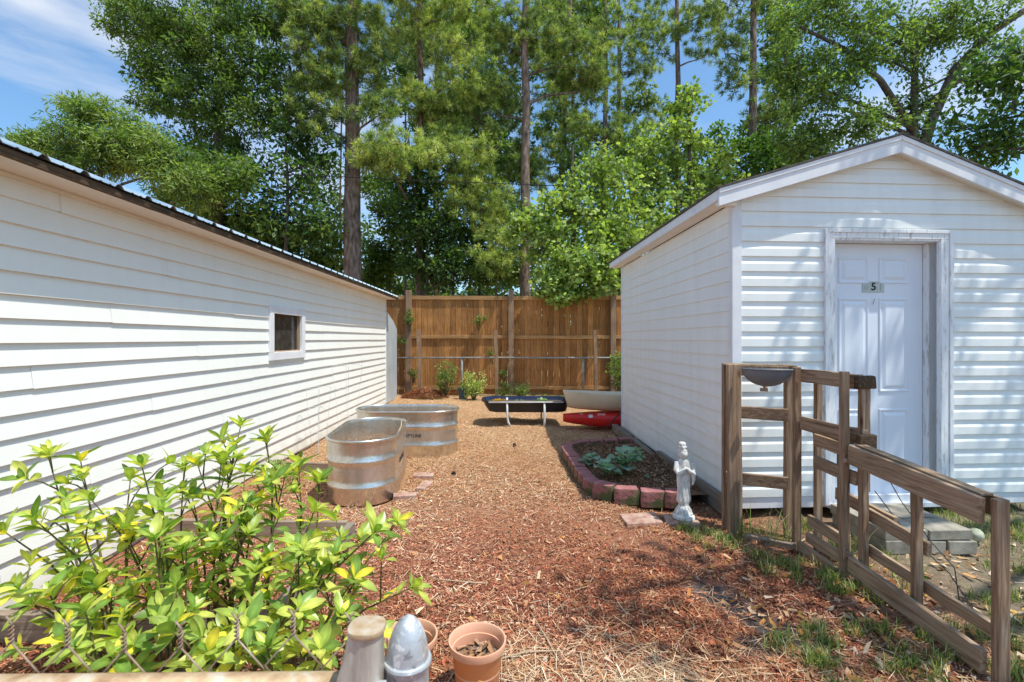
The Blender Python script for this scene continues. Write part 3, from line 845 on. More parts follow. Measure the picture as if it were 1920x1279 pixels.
# ------------------------------------------------------------------ stock tanks
def stadium(c, hl, r, z, ang, n=20):
    # axis along local x with half straight length hl
    out = []
    for i in range(n+1):
        a = -math.pi/2+math.pi*i/n; out.append((hl+r*math.cos(a), r*math.sin(a)))
    for i in range(n+1):
        a = math.pi/2+math.pi*i/n; out.append((-hl+r*math.cos(a), r*math.sin(a)))
    cs, sn = math.cos(ang), math.sin(ang)
    return [Vector((c[0]+x*cs-y*sn, c[1]+x*sn+y*cs, z)) for x, y in out]
def tank(loc, ang, label, soil_z):
    t = thing('stock_tank', (loc[0], loc[1], 0), label, 'planter', 'galvanised stock tank planters')
    H = .53; r0 = .295; hl = .31; rings = []
    prof = [(-.012, -.01), (0, .005)]
    def rib(z): return [(0, z-.022), (.006, z-.014), (.009, z-.004), (.009, z+.004), (.006, z+.014), (0, z+.022)]
    prof += rib(.14)+[(0, .2), (0, .30)]+rib(.355)+[(.001, .42), (.004, H-.022)]
    for k in range(9):      # rolled rim
        a = -math.pi*.6+k/8*math.pi*1.5
        prof.append((.010+.013*math.cos(a), H+.013*math.sin(a)))
    prof += [(-.004, H-.02), (-.006, soil_z-.05)]
    mb = MB()
    mb.loft([stadium(loc, hl, r0+d, z, ang) for d, z in prof], True, False)
    body = mb.build('body', M['galv'], t, smooth=True, auto=50)
    # soil surface
    n = 40; mb = MB(); rs = [stadium(loc, hl*f, (r0-.008)*f, soil_z+(1-f)*.02, ang) for f in (1, .75, .5, .25, .04)]
    rs = [[p+Vector((0, 0, random.uniform(-.008, .008)+.012*math.sin(p.x*17+p.y*11))) for p in ring] for ring in rs]
    mb.loft(rs, False, True); mb.build('soil', M['soil'], t, smooth=True)
    return t, body
random.seed(12)
tA, bA = tank((-1.275, 4.565), R(95), 'galvanised oval stock tank with bare soil, front one standing end-on to the camera', .36)
tB, bB = tank((-1.175, 5.87), R(0), 'galvanised oval stock tank seen broadside behind the front tank, black lettering on its side', .42)
text('COUNTYLINE', .052, M['black_paint'], 'lettering', bB, (-1.115, 5.87-.2965, .254), (R(90), 0, 0), .0008, .0012, .95)
text('COUNTYLINE', .052, M['black_paint'], 'lettering', bA, (-1.275+.2972*math.cos(R(5)), 4.565+.2972*math.sin(R(5)), .254), (R(90), 0, R(95)), .0008, .0022, .92)
mb = MB(); mb.tube([(-1.10, 4.72, .365), (-1.06, 4.80, .44), (-1.045, 4.88, .50), (-1.05, 4.93, .545)], [.009, .008, .006, .004], 6)
o = mb.build('stick', M['straw_wood'], smooth=True); tag(o, 'dry pale stick standing in the soil of the front stock tank', 'stick')
def debris(name, label, pts, seed):
    r = random.Random(seed); mb = MB()
    for (cx, cy, cz, rx, ry, n) in pts:
        for i in range(n):
            a = r.uniform(0, 6.28); l = r.uniform(.04, .14); p = Vector((cx+r.uniform(-rx, rx), cy+r.uniform(-ry, ry), cz+r.uniform(0, .015)))
            d = Vector((math.cos(a), math.sin(a), r.uniform(-.1, .35)))*l
            mb.tube([p, p+d*.5+Vector((0, 0, .01)), p+d], .0016, 3)
    o = mb.build(name, M['straw_wood']); tag(o, label, 'debris', kind='stuff')
debris('dead_stems', 'dry dead stems lying on the soil in the rear stock tank', [(-1.1, 5.87, .43, .4, .18, 90), (-1.275, 4.6, .37, .15, .3, 25)], 4)

# brick outline beside the front tank
for i, (p, rz, L, lab) in enumerate((((-.80, 4.78, .012), R(4), .20, 'half buried red paver running along the far edge beside the front tank'),
                                 ((-.735, 4.45, .010), R(80), .26, 'half buried red paver running lengthwise right of the front tank'),
                                 ((-.86, 4.16, .012), R(12), .20, 'half buried red paver at the near corner of the front tank'))):
    mb = MB(); mb.box((0, 0, 0), (L, .09, .05), 0, .004)
    o = mb.build('paver', M['paver'], bevel=.005); o.location = p; o.rotation_euler = (R(1.5), R(1), rz); tag(o, lab, 'paver', 'buried pavers by the front tank')

# ------------------------------------------------------------------ raised bed timbers
for (a, b, w, h, mt, lab) in (((-2.42, 2.22, .055), (-1.12, 2.20, .055), .045, .13, 'grey_x', 'long weathered timber edging the near end of the bed behind the green shrub'),
                              ((-1.10, 2.18, .05), (-1.06, 3.34, .05), .05, .12, 'grey_y', 'weathered timber running lengthwise along the right edge of the shrub bed'),
                              ((-2.42, 3.40, .05), (-1.10, 3.37, .05), .045, .11, 'grey_x', 'weathered timber across the far end of the shrub bed, before the front tank'),
                              ((-2.40, 4.98, .05), (-1.78, 4.95, .05), .045, .11, 'grey_x', 'short grey timber between the white wall and the front tank')):
    mb = MB(); mb.beam(a, b, w, h, n=5, warp=.004)
    o = mb.build('bed_timber', M[mt], bevel=.004, loc=((a[0]+b[0])/2, (a[1]+b[1])/2, 0)); tag(o, lab, 'timber', 'timbers edging the left beds')

# ------------------------------------------------------------------ right bed edging blocks
def block_mesh():
    mb = MB(); top = [(-.095, -.05), (-.05, -.064), (.05, -.064), (.095, -.05), (.078, .055), (-.078, .055)]
    rr2 = random.Random(2)
    mb.loft([[Vector((x*s+rr2.uniform(-.002, .002), y*s, z)) for x, y in top] for z, s in ((0, 1.0), (.05, 1.02), (.10, 1.01), (.132, .97))], True, True)
    return mb
blk = None
bp = [(1.52, 6.05, -172), (1.33, 6.00, -172), (1.14, 5.95, -168), (.95, 5.88, -160), (.79, 5.76, -128), (.735, 5.58, -95), (.735, 5.39, -90), (.74, 5.20, -90), (.745, 5.01, -90), (.75, 4.82, -90), (.755, 4.63, -88), (.765, 4.44, -84), (.79, 4.26, -75), (.865, 4.10, -48), (1.02, 3.99, -14), (1.215, 3.94, -6), (1.405, 3.90, -10)]
ords = ['first', 'second', 'third', 'fourth', 'fifth', 'sixth', 'seventh', 'eighth', 'ninth', 'tenth', 'eleventh', 'twelfth', 'thirteenth', 'fourteenth']
for i, (x, y, a) in enumerate(bp):
    if blk is None:
        blk = block_mesh().build('edging_block', M['block'], bevel=.006); o = blk
    else:
        o = blk.copy(); o.data = blk.data; COL.objects.link(o)
    o.scale = (1.07, 1.05, 1.0)
    o.location = (x, y, .0+random.uniform(-.006, .006)+(.02 if y < 4.2 else 0)); o.rotation_euler = (R(random.uniform(-2, 2)), R(random.uniform(-2, 2)), R(a)+R(random.uniform(-3, 3)))
    if i < 14: lab = '%s red edging block of the planting bed, counted from the far end at the shed' % ords[i]
    else: lab = ['mossy red edging block left of the other two along the near edge of the bed', 'mossy red edging block in the middle of the near edge of the bed', 'mossy red edging block right behind the white statue'][i-14]
    tag(o, lab, 'edging block', 'red blocks edging the planting bed')
mb = MB()
poly = [(.80, 5.70), (1.0, 5.86), (1.68, 6.0), (1.70, 3.98), (1.25, 3.98), (.98, 4.06), (.85, 4.22), (.80, 4.5)]
cx0, cy0 = 1.25, 5.0
rings = []
for f in (1, .8, .6, .4, .2, .03):
    ring = []
    for k in range(len(poly)):
        for q in range(6):
            p = Vector(poly[k]).lerp(Vector(poly[(k+1) % len(poly)]), q/6)
            ring.append(Vector((cx0+(p.x-cx0)*f, cy0+(p.y-cy0)*f, .085+random.uniform(-.012, .012))))
    rings.append(ring)
mb.loft(rings, False, True)
o = mb.build('bed_soil', M['soil2'], smooth=True); tag(o, kind='structure')
def bed_sampler(r, n):
    x = r.uniform(.85, 1.68, n); y = r.uniform(4.1, 5.85, n)
    return np.stack([x, y, np.full(n, .088)], 1)
V, F, c = flakes('x', 9000, bed_sampler, .03, .010, [(.22, .12, .07), (.32, .18, .10), (.14, .07, .04), (.45, .30, .18)], .4, .02, 31)
o = npmesh('bed_mulch', V, F, c, M['chips']); tag(o, 'dark brown bark bits covering the block edged bed', 'mulch', kind='stuff')
for i, (p, rz, sz, lab) in enumerate((((1.035, 3.63, .012), R(4), (.27, .20, .035), 'flat dusty red paver lying left of the statue'), ((1.33, 3.60, .014), R(-8), (.24, .20, .04), 'flat red paver under the white statue'))):
    mb = MB(); mb.box((0, 0, 0), sz, 0, .003); o = mb.build('paver', M['paver'], bevel=.005); o.location = p; o.rotation_euler = (R(1), R(-1.5), rz); tag(o, lab, 'paver')

# ------------------------------------------------------------------ leaf clusters
def leaf_quads(P, D, Nn, L, Wd, fold=0.0):
    """P base, D dir, Nn approx normal -> kites"""
    S = np.cross(D, Nn); S /= np.linalg.norm(S, axis=1)[:, None]+1e-9
    L = L[:, None]; Wd = Wd[:, None]
    V = np.stack([P, P+D*L*.45+S*Wd/2, P+D*L, P+D*L*.45-S*Wd/2], 1)
    return V.reshape(-1, 3)
def rand_dirs(r, n, up=0.0):
    d = r.normal(0, 1, (n, 3)); d[:, 2] += up
    return d/(np.linalg.norm(d, axis=1)[:, None]+1e-9)

def clump_leaves(r, centers, rad, per, L, Wd, pal, up=.6, dark=.5, hexa=False):
    nC = len(centers); n = nC*per
    cc = np.repeat(centers, per, 0); rc = np.repeat(rad, per)
    off = rand_dirs(r, n)*(r.uniform(0, 1, n)**.45)[:, None]*rc[:, None]*np.array([1, 1, .62])
    P = cc+off
    out = off/(np.linalg.norm(off, axis=1)[:, None]+1e-9)
    D = out*.7+rand_dirs(r, n)*.8+np.array([0, 0, -.25]); D /= np.linalg.norm(D, axis=1)[:, None]
    Nn = rand_dirs(r, n)*.8+np.array([0, 0, up])+out*.4
    l = r.uniform(.6, 1.25, n)*L; w = l*Wd
    V = leaf_quads(P, D, Nn, l, w)
    pal = np.array(pal)
    # clump hue; inner leaves darker, crown shade put into leaf colour
    ci = np.repeat(r.uniform(0, 1, nC), per); t = np.clip(ci*.6+r.uniform(0, .4, n), 0, .999)*(len(pal)-1)
    i0 = t.astype(int); f = (t-i0)[:, None]
    c = pal[i0]*(1-f)+pal[i0+1]*f
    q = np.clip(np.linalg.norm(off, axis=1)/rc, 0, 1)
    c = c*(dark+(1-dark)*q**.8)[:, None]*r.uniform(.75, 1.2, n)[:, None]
    return V, np.repeat(c, 4, 0)

def tuft_needles(r, centers, dirs, per, L, wd, pal):
    nC = len(centers); n = nC*per
    cc = np.repeat(centers, per, 0); dd = np.repeat(dirs, per, 0)
    D = dd*.75+rand_dirs(r, n); D /= np.linalg.norm(D, axis=1)[:, None]
    P = cc+dd*r.uniform(-.05, .03, n)[:, None]
    Nn = rand_dirs(r, n)
    l = r.uniform(.65, 1.1, n)*L
    V = leaf_quads(P, D, Nn, l, np.full(n, wd))
    pal = np.array(pal)
    ci = np.repeat(r.uniform(0, 1, nC), per); t = np.clip(ci*.7+r.uniform(0, .3, n), 0, .999)*(len(pal)-1)
    i0 = t.astype(int); f = (t-i0)[:, None]
    c = (pal[i0]*(1-f)+pal[i0+1]*f)*r.uniform(.7, 1.25, n)[:, None]
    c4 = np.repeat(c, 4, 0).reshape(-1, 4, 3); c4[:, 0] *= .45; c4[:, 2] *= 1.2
    return V, c4.reshape(-1, 3)

def interp_trunk(pts, z):
    for a, b in zip(pts, pts[1:]):
        if a[2] <= z <= b[2]:
            t = (z-a[2])/(b[2]-a[2]+1e-9); return Vector(a).lerp(Vector(b), t)
    return Vector(pts[-1]) if z > pts[-1][2] else Vector(pts[0])

PINE = [(.07, .12, .045), (.17, .26, .08), (.36, .45, .13), (.60, .64, .22)]
PINE_B = [(.16, .24, .05), (.27, .34, .08), (.38, .42, .12)]
DARK = [(.035, .075, .022), (.07, .15, .038), (.15, .26, .06), (.30, .42, .11)]
MID = [(.05, .11, .026), (.12, .22, .05), (.23, .35, .08), (.38, .49, .14)]
LIGHT = [(.18, .28, .07), (.31, .44, .11), (.46, .58, .17), (.62, .70, .27)]
def E(x, y, Y, rx, ry, rd=None, n=30):
    c = W(x, y, Y); return (c, rx/900*Y, rd if rd else rx/900*Y*.8, ry/900*Y, n)

def make_tree(name, label, cat, trunk_px, Y, r0, top_z, ells, kind, pal, seed, group=None, leafL=.11, leafW=.55, per=42, cr=.32, bark='bark_grey', lean=.0, trunk_vis=True, base=None, mat_leaf=None, extra_limbs=(), dark=.45, brr=.028):
    r = np.random.default_rng(seed); rd = random.Random(seed)
    bx = (trunk_px-945)/900*Y if base is None else base[0]; by = Y if base is None else base[1]
    t = thing(name, (bx, by, 0), label, cat, group)
    pts = []; nseg = 9
    for i in range(nseg+1):
        f = i/nseg
        pts.append((bx+lean*f*top_z+rd.uniform(-.04, .04)*(i > 0), by+rd.uniform(-.04, .04)*(i > 0), -.05+f*top_z))
    rad = [r0*(1.15 if i == 0 else 1)*(1-.62*(i/nseg)) for i in range(nseg+1)]
    mb = MB(); mb.tube(pts, rad, 14, False)
    for (pp, ra) in extra_limbs: mb.tube(pp, ra, 8)
    C_, Rr, Dr = [], [], []
    lm = mb
    for (c, rx, ry, rz, n) in ells:
        # a main bough to the ellipsoid centre
        za = max(.4, min(top_z*.97, c.z-.45*math.hypot(c.x-bx, c.y-by)-.1*rz))
        a = interp_trunk(pts, za)
        far = math.hypot(c.x-a.x, c.y-a.y)
        hub = c+Vector((0, 0, -.25*rz))
        if far > .5:
            m1 = a.lerp(hub, .35)+Vector((rd.uniform(-.1, .1), rd.uniform(-.1, .1), rd.uniform(-.05, .22)))*min(1.5, far*.4)
            m2 = a.lerp(hub, .7)+Vector((rd.uniform(-.1, .1), rd.uniform(-.1, .1), rd.uniform(-.05, .2)))*min(1.5, far*.4)
            rb = min(r0*.5, brr*(1+.35*far))
            lm.tube([a, m1, m2, hub], [rb, rb*.75, rb*.5, rb*.3], 6, False)
        cand = []
        for k in range(n):
            d = rand_dirs(r, 1)[0]; q = r.uniform(0, 1)**.42
            cand.append(Vector((c.x+d[0]*rx*q, c.y+d[1]*ry*q, c.z+d[2]*rz*q)))
        cand.sort(key=lambda v: (v-hub).length)
        nodes = [hub] if far > .5 else []
        for p in cand:
            # twig from trunk axis or the bough hub
            src = interp_trunk(pts, max(.3, min(top_z*.98, p.z-.4*math.hypot(p.x-bx, p.y-by))))
            if nodes:
                nb = min(nodes, key=lambda v: (v-p).length)
                if (nb-p).length < (src-p).length*1.2 or far > .5: src = nb
            nodes.append(p)
            mid = src.lerp(p, .55)+Vector((rd.uniform(-.12, .12), rd.uniform(-.12, .12), rd.uniform(-.02, .16)))*(p-src).length*.5
            lm.tube([src, mid, p], [brr*.55, brr*.36, .006], 4, False)
            dr = (p-mid).normalized()
            if kind == 'pine':
                for _ in range(4):
                    jj = Vector((rd.gauss(0, .15), rd.gauss(0, .15), rd.gauss(0, .07)))
                    C_.append(tuple(p+jj)); Dr.append(tuple((dr*.5+jj.normalized()*.7+Vector((0, 0, .35))).normalized()))
            else:
                C_.append(tuple(p)); Rr.append(cr*rd.uniform(.6, 1.3))
    lm.build('trunk', M[bark], t, smooth=True)
    C_ = np.array(C_)
    if kind == 'pine':
        V, c = tuft_needles(r, C_, np.array(Dr), per, leafL, leafW, pal); mm = 'needle'
    else:
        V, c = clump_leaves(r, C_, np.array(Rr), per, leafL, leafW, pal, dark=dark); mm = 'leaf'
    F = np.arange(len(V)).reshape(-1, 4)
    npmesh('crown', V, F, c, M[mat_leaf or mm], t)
    return t

gp = 'tall pines behind the fence'
def pine(label, px, Y, r0, top, ells, seed, per=46, L=.20, wd=.017, pal=PINE, **k):
    return make_tree('pine_tree', label, 'tree', px, Y, r0, top, ells, 'pine', pal, seed, gp, leafL=L, leafW=wd, per=per, bark='bark_pine', **k)

pine('thickest pine trunk behind the fence, bright needle tufts reaching right', 662, 13.2, .29, 13.5,
     [E(600, 130, 13, 62, 80, n=75), E(640, 50, 13.2, 80, 50, n=70), E(590, 220, 12.8, 50, 45, n=35), E(715, 205, 12.6, 40, 30, n=22), E(560, 30, 13, 60, 40, n=40), E(700, 120, 13, 40, 60, n=30),
      E(760, -60, 13, 120, 60, n=60)], 101)
pine('dark forked pine with bright low tuft branches, right of the thickest pine', 787, 14.5, .15, 14,
     [E(750, 280, 12.6, 90, 22, n=42), E(720, 300, 12.4, 60, 16, n=24), E(790, 180, 14, 60, 30, n=25), E(860, 300, 14, 85, 50, n=65), E(900, 380, 14, 70, 50, n=50), E(770, 40, 14, 80, 60, n=40), E(870, 130, 14, 65, 70, n=45), E(850, 20, 14.5, 90, 50, n=60), E(830, 210, 14.5, 60, 50, n=45), E(930, 470, 13.6, 50, 50, n=24)], 102, pal=[(.12, .19, .05), (.28, .38, .10), (.52, .60, .18), (.72, .74, .28)])
pine('straight pine with a bare grey trunk at the middle of the picture', 985, 14.0, .175, 15,
     [E(1010, 60, 14, 60, 60, n=30), E(1080, 110, 14.5, 80, 60, n=65), E(1110, 150, 14.5, 60, 35, n=40), E(940, 80, 14.3, 50, 90, n=50), E(980, 320, 14.6, 40, 70, n=35), E(920, 200, 14.4, 60, 60, n=50)], 103, pal=PINE)
for i, (px, Y, r0, ells, lab) in enumerate((
    (1135, 20, .15, [E(1160, 60, 20, 55, 60, n=40), E(1200, 120, 20, 50, 30, n=25), E(1110, 250, 20, 60, 40, n=40), E(1180, 270, 20, 60, 50, n=40)], 'slim pine with a bare trunk, first to the right of the middle pine'),
    (1160, 23, .16, [E(1220, 40, 23, 60, 50, n=40), E(1190, 210, 23, 60, 40, n=35), E(1070, 20, 23, 60, 60, n=40)], 'slim dark pine close beside another slim trunk, further back'),
    (1270, 20, .17, [E(1330, 20, 20, 55, 35, n=30), E(1250, 60, 20, 60, 50, n=28), E(1320, 100, 20, 40, 30, n=10), E(1250, 330, 20, 50, 40, n=20)], 'slim pine with an open crown against the blue sky above the pale maple'),
    (1412, 17, .20, [E(1360, 90, 17, 40, 45, n=16), E(1400, -10, 17, 80, 50, n=40), E(1390, 150, 17, 35, 40, n=12), E(1450, 210, 17, 50, 60, n=28)], 'stout straight pine left of the oak, bare trunk against the sky'),
    (1475, 19, .09, [E(1470, 60, 19, 45, 60, n=30), E(1500, 170, 19, 50, 50, n=30)], 'thinnest pine trunk, just right of the stout straight pine'),
    (818, 19, .15, [E(800, 90, 19, 60, 60, n=40), E(840, 190, 19, 60, 60, n=40), E(880, 40, 19, 70, 50, n=45)], 'distant pine trunk seen between the dark forked pine and the middle pine'),
    (1035, 21, .13, [E(1040, 200, 21, 50, 60, n=40), E(1020, 90, 21, 50, 60, n=30), E(1010, 300, 21, 60, 60, n=50)], 'distant leaning pine just right of the middle pine'),
    (1075, 24, .14, [E(1080, 190, 24, 60, 60, n=40), E(1130, 60, 24, 60, 40, n=30)], 'farthest pine trunk, among branches right of the middle pine'))):
    pine(lab, px, Y, r0, Y*.8+2.2, ells, 120+i, per=34, L=.25, wd=.024, lean=(.05 if i == 6 else 0), cr=.3)

make_tree('evergreen_tree', 'dense dark evergreen tree rising above the metal roof on the left', 'tree', 410, 13.2, .15, 12.5,
    [E(300, 60, 13, 105, 50, n=95), E(420, 90, 13, 110, 80, n=130), E(350, 190, 13, 100, 60, n=100), E(460, 210, 13, 80, 70, n=85), E(250, 20, 12.8, 60, 30, n=28), E(430, 310, 13, 60, 45, n=40), E(300, 130, 12.8, 60, 45, n=40), E(480, 30, 13.2, 90, 50, n=80), E(400, -60, 13, 150, 50, n=80), E(430, 330, 12, 60, 45, n=45)],
    'leaf', [DARK[0], DARK[2], MID[2], (.28, .38, .08)], 201, leafL=.13, leafW=.36, per=62, cr=.29, dark=.25)
make_tree('magnolia_tree', 'slender magnolia with large dark leaves left of the thickest pine', 'tree', 538, 12.9, .07, 7.5,
    [E(540, 350, 12.9, 85, 75, n=65), E(555, 240, 12.9, 55, 55, n=36), E(510, 150, 13, 55, 60, n=36), E(590, 420, 12.8, 45, 40, n=30), E(490, 420, 12.8, 50, 40, n=28), E(610, 290, 13, 35, 50, n=14)],
    'leaf', DARK, 202, leafL=.17, leafW=.45, per=26, cr=.36)
make_tree('cedar_tree', 'low feathery green tree spreading above the near end of the metal roof', 'tree', 190, 11.5, .12, 6.0,
    [E(150, 285, 11.5, 85, 55, n=90), E(60, 275, 11.5, 48, 26, n=34), E(235, 265, 11.5, 75, 55, n=75), E(310, 310, 11.5, 55, 50, n=50), E(180, 215, 11.5, 50, 22, n=26), E(130, 195, 11.5, 30, 10, n=8), E(370, 350, 11.5, 60, 40, n=50)],
    'leaf', MID+[(.34, .42, .10)], 203, leafL=.14, leafW=.22, per=90, cr=.32, dark=.28)
gm = 'pale green maples behind the fence'
make_tree('maple_tree', 'pale green maple hanging over the fence top beside the shed', 'tree', 1075, 12.6, .09, 6.5,
    [E(1060, 400, 12.3, 80, 70, n=64), E(1000, 440, 12.1, 50, 55, n=36), E(1130, 340, 12.5, 70, 60, n=48), E(1090, 500, 11.9, 80, 48, n=72), E(1040, 530, 11.75, 45, 30, n=24), E(1150, 440, 12.2, 60, 60, n=48), E(1060, 550, 11.6, 40, 20, n=26), E(1120, 530, 11.7, 45, 25, n=17)],
    'leaf', LIGHT, 204, gm, leafL=.115, leafW=.95, per=34, cr=.25, dark=.3)
make_tree('maple_tree', 'tall pale green maple with a pointed top behind the shed roof', 'tree', 1290, 13.8, .09, 8.6,
    [E(1290, 190, 13.8, 42, 45, n=24), E(1270, 270, 13.8, 62, 55, n=44), E(1330, 330, 13.8, 75, 60, n=52), E(1220, 330, 13.6, 60, 70, n=56), E(1200, 420, 13.3, 70, 60, n=56), E(1270, 400, 13.6, 80, 50, n=44)],
    'leaf', LIGHT, 205, gm, leafL=.115, leafW=.95, per=34, cr=.26, dark=.3)
make_tree('maple_tree', 'bright green leafy tree between the pointed maple and the oak', 'tree', 1400, 15, .08, 6.8,
    [E(1400, 290, 15, 62, 50, n=48), E(1370, 350, 15, 70, 40, n=36), E(1450, 310, 15, 50, 40, n=32), E(1330, 260, 15, 30, 30, n=12)],
    'leaf', [(.05, .12, .02), (.09, .19, .03), (.15, .28, .04), (.22, .36, .06)], 206, gm, leafL=.115, leafW=.8, per=34, cr=.34, dark=.5)
# oak
ol = []
def limb(pp, ra): ol.append(([Vector(p) for p in pp], ra))
limb([W(1715, 330, 12), W(1745, 230, 12), W(1790, 130, 11.8), W(1860, 60, 11.6), W(1950, 0, 11.3)], [.14, .12, .10, .09, .06])
limb([W(1715, 250, 12), W(1650, 150, 11.9), W(1580, 90, 11.8), W(1500, 50, 11.7)], [.09, .07, .05, .03])
limb([W(1730, 200, 12), W(1800, 150, 11.6), W(1880, 130, 11.4), W(1960, 90, 11.2)], [.07, .06, .05, .04])
make_tree('oak_tree', 'large fine leaved oak with arching dark limbs above the shed roof', 'tree', 1715, 12, .17, 8.8,
    [E(1540, 170, 12, 80, 70, n=75), E(1620, 90, 12, 100, 60, n=85), E(1700, 60, 12, 90, 50, n=60), E(1600, 240, 12, 90, 40, n=50), E(1480, 130, 12, 50, 60, n=30), E(1800, 40, 11.8, 90, 40, n=55), E(1720, 200, 12, 35, 90, n=32), E(1550, 20, 12, 100, 40, n=60), E(1500, 270, 12.2, 60, 40, n=40), E(1840, 110, 11.6, 70, 35, n=24), E(1640, -50, 12, 200, 50, n=60), E(1560, 330, 12.4, 60, 35, n=35)],
    'leaf', DARK[1:]+[(.25, .33, .10)], 207, leafL=.12, leafW=.42, per=44, cr=.30, extra_limbs=ol, dark=.3)
# near oak from the right; unseen boughs added to dapple shed front and ground
nl = []
nl.append(([Vector((9.0, 4.0, 4.0)), Vector((7.6, 2.6, 5.6)), Vector((6.0, 1.4, 6.4)), Vector((4.2, .6, 6.8))], [.16, .12, .08, .04]))
make_tree('oak_tree', 'dark leaved oak hanging into the picture at the right edge beside the shed', 'tree', 0, 5, .22, 7.5,
    [E(1870, 210, 8, 62, 60, .9, n=32), E(1900, 130, 7.8, 60, 45, .9, n=26), E(1830, 270, 8.2, 42, 32, .7, n=14), E(1900, 280, 8, 40, 30, .7, n=12), (Vector((4.9, 2.55, 6.6)), 1.5, .55, .5, 17), (Vector((4.0, .3, 6.7)), 1.1, .9, .5, 7), (Vector((7.3, 2.0, 6.6)), 1.2, 1.4, .7, 20), (Vector((6.4, 3.0, 6.2)), .9, .6, .5, 9), (Vector((8.5, 5.0, 7)), 1.6, 1.6, .8, 30), (Vector((3.55, 1.5, 6.35)), .45, .28, .2, 6), (Vector((3.0, 1.25, 6.5)), .4, .3, .2, 3), (Vector((4.2, .95, 6.4)), .5, .3, .2, 3)],
    'leaf', DARK, 208, leafL=.13, leafW=.45, per=34, cr=.33, base=(9.2, 4.2), extra_limbs=nl)
# understory
gu = 'understory trees behind the fence'
und = [
 (480, 13.6, [E(470, 430, 13.6, 60, 50, n=50), E(420, 400, 13.6, 50, 40, n=40), E(520, 470, 13.6, 50, 40, n=40)], DARK, 'dark leafy understory tree behind the roof, left of the thickest pine'),
 (600, 15.0, [E(600, 440, 15, 60, 40, n=45), E(620, 500, 15, 60, 30, n=40), E(560, 500, 15, 50, 30, n=30)], MID+[(.24, .33, .07)], 'sunlit bushy tree low behind the left side of the thickest pine'),
 (730, 16.0, [E(720, 480, 16, 60, 45, n=60), E(700, 530, 16, 50, 30, n=30), E(760, 420, 16, 60, 55, n=50), E(730, 400, 16, 30, 40, n=18)], [(.05, .11, .02), (.10, .19, .03), (.20, .30, .06), (.30, .38, .10)], 'yellow green understory tree low between the thickest and dark forked pines'),
 (800, 14.2, [E(800, 420, 14.2, 70, 60, n=80), E(830, 500, 14.2, 80, 45, n=80), E(780, 340, 14.2, 50, 50, n=40)], DARK, 'darkest bushy understory tree around the foot of the forked pine'),
 (900, 15.5, [E(890, 450, 15.5, 60, 55, n=65), E(930, 510, 15.5, 60, 40, n=60), E(870, 350, 15.5, 60, 55, n=50), E(940, 280, 15.5, 45, 60, n=40)], MID, 'mid green understory tree left of the middle pine'),
 (850, 17.0, [E(850, 240, 17, 60, 70, n=60), E(900, 160, 17, 55, 60, n=50), E(930, 380, 17, 50, 50, n=40), E(900, 60, 17, 50, 60, n=40)], MID, 'tall mid green tree filling the gap between forked pine and middle pine'),
 (1160, 15.5, [E(1170, 480, 15.5, 60, 70, n=80), E(1100, 320, 15.5, 50, 50, n=30), E(1200, 290, 15.5, 50, 50, n=24)], MID, 'mid green tree standing in shade behind the pale maples'),
 (1320, 17, [E(1330, 380, 17, 70, 50, n=50), E(1290, 300, 17, 60, 60, n=40), E(1420, 370, 17, 60, 40, n=30)], DARK, 'dark tree half hidden behind the pointed maple'),
 (1560, 15, [E(1540, 340, 15, 60, 30, n=30), E(1480, 350, 15, 70, 40, n=40), E(1500, 280, 15, 60, 40, n=30)], DARK[1:], 'dark understory tree just above the left slope of the shed roof'),
 (760, 21, [E(740, 330, 21, 60, 60, n=45), E(790, 230, 21, 60, 60, n=45), E(740, 120, 21, 50, 60, n=40), E(800, 60, 21, 60, 60, n=40)], DARK, 'tall dark tree seen in the gap right of the thickest pine'),
 (930, 22, [E(930, 300, 22, 70, 70, n=55), E(940, 180, 22, 60, 60, n=50), E(900, 60, 22, 60, 60, n=45), E(960, 420, 22, 60, 60, n=45)], DARK, 'tall dark tree far behind, left of the middle pine'),
 (1050, 23, [E(1040, 120, 23, 60, 60, n=50), E(1060, 250, 23, 60, 60, n=50), E(1100, 20, 23, 60, 50, n=45), E(1030, 20, 23, 40, 40, n=25)], MID, 'tall mid green tree far behind, right of the middle pine'),
 (1190, 22, [E(1190, 180, 22, 45, 40, n=16), E(1150, 300, 22, 50, 60, n=40)], [PINE[0], PINE[1], PINE[2]], 'tall olive green tree far behind the pair of slim pines'),
 (1440, 20, [E(1450, 120, 20, 45, 60, n=32), E(1460, 20, 20, 60, 40, n=35), E(1440, 260, 20, 50, 60, n=45)], DARK, 'tall dark tree standing just right of the stout straight pine'),
 (640, 18, [E(600, 330, 18, 45, 60, n=30), E(700, 350, 18, 35, 60, n=26), E(630, 180, 18, 60, 60, n=30)], MID, 'mid green tree far behind the thickest pine'),
 (350, 14.5, [E(350, 370, 14.5, 60, 45, n=40), E(390, 300, 14.5, 60, 60, n=40), E(330, 300, 14.5, 50, 40, n=25)], MID, 'mid green tree close behind the feathery tree, above the roof'),
]
for i, (px, Y, el, pal, lab) in enumerate(und):
    make_tree('understory_tree', lab, 'tree', px, Y, .06, max(3.0, max(e[0].z for e in el)*.95), el, 'leaf', pal, 300+i, gu, leafL=.13 if Y < 19 else .17, leafW=.6, per=48, cr=.36, brr=.02, dark=.28)
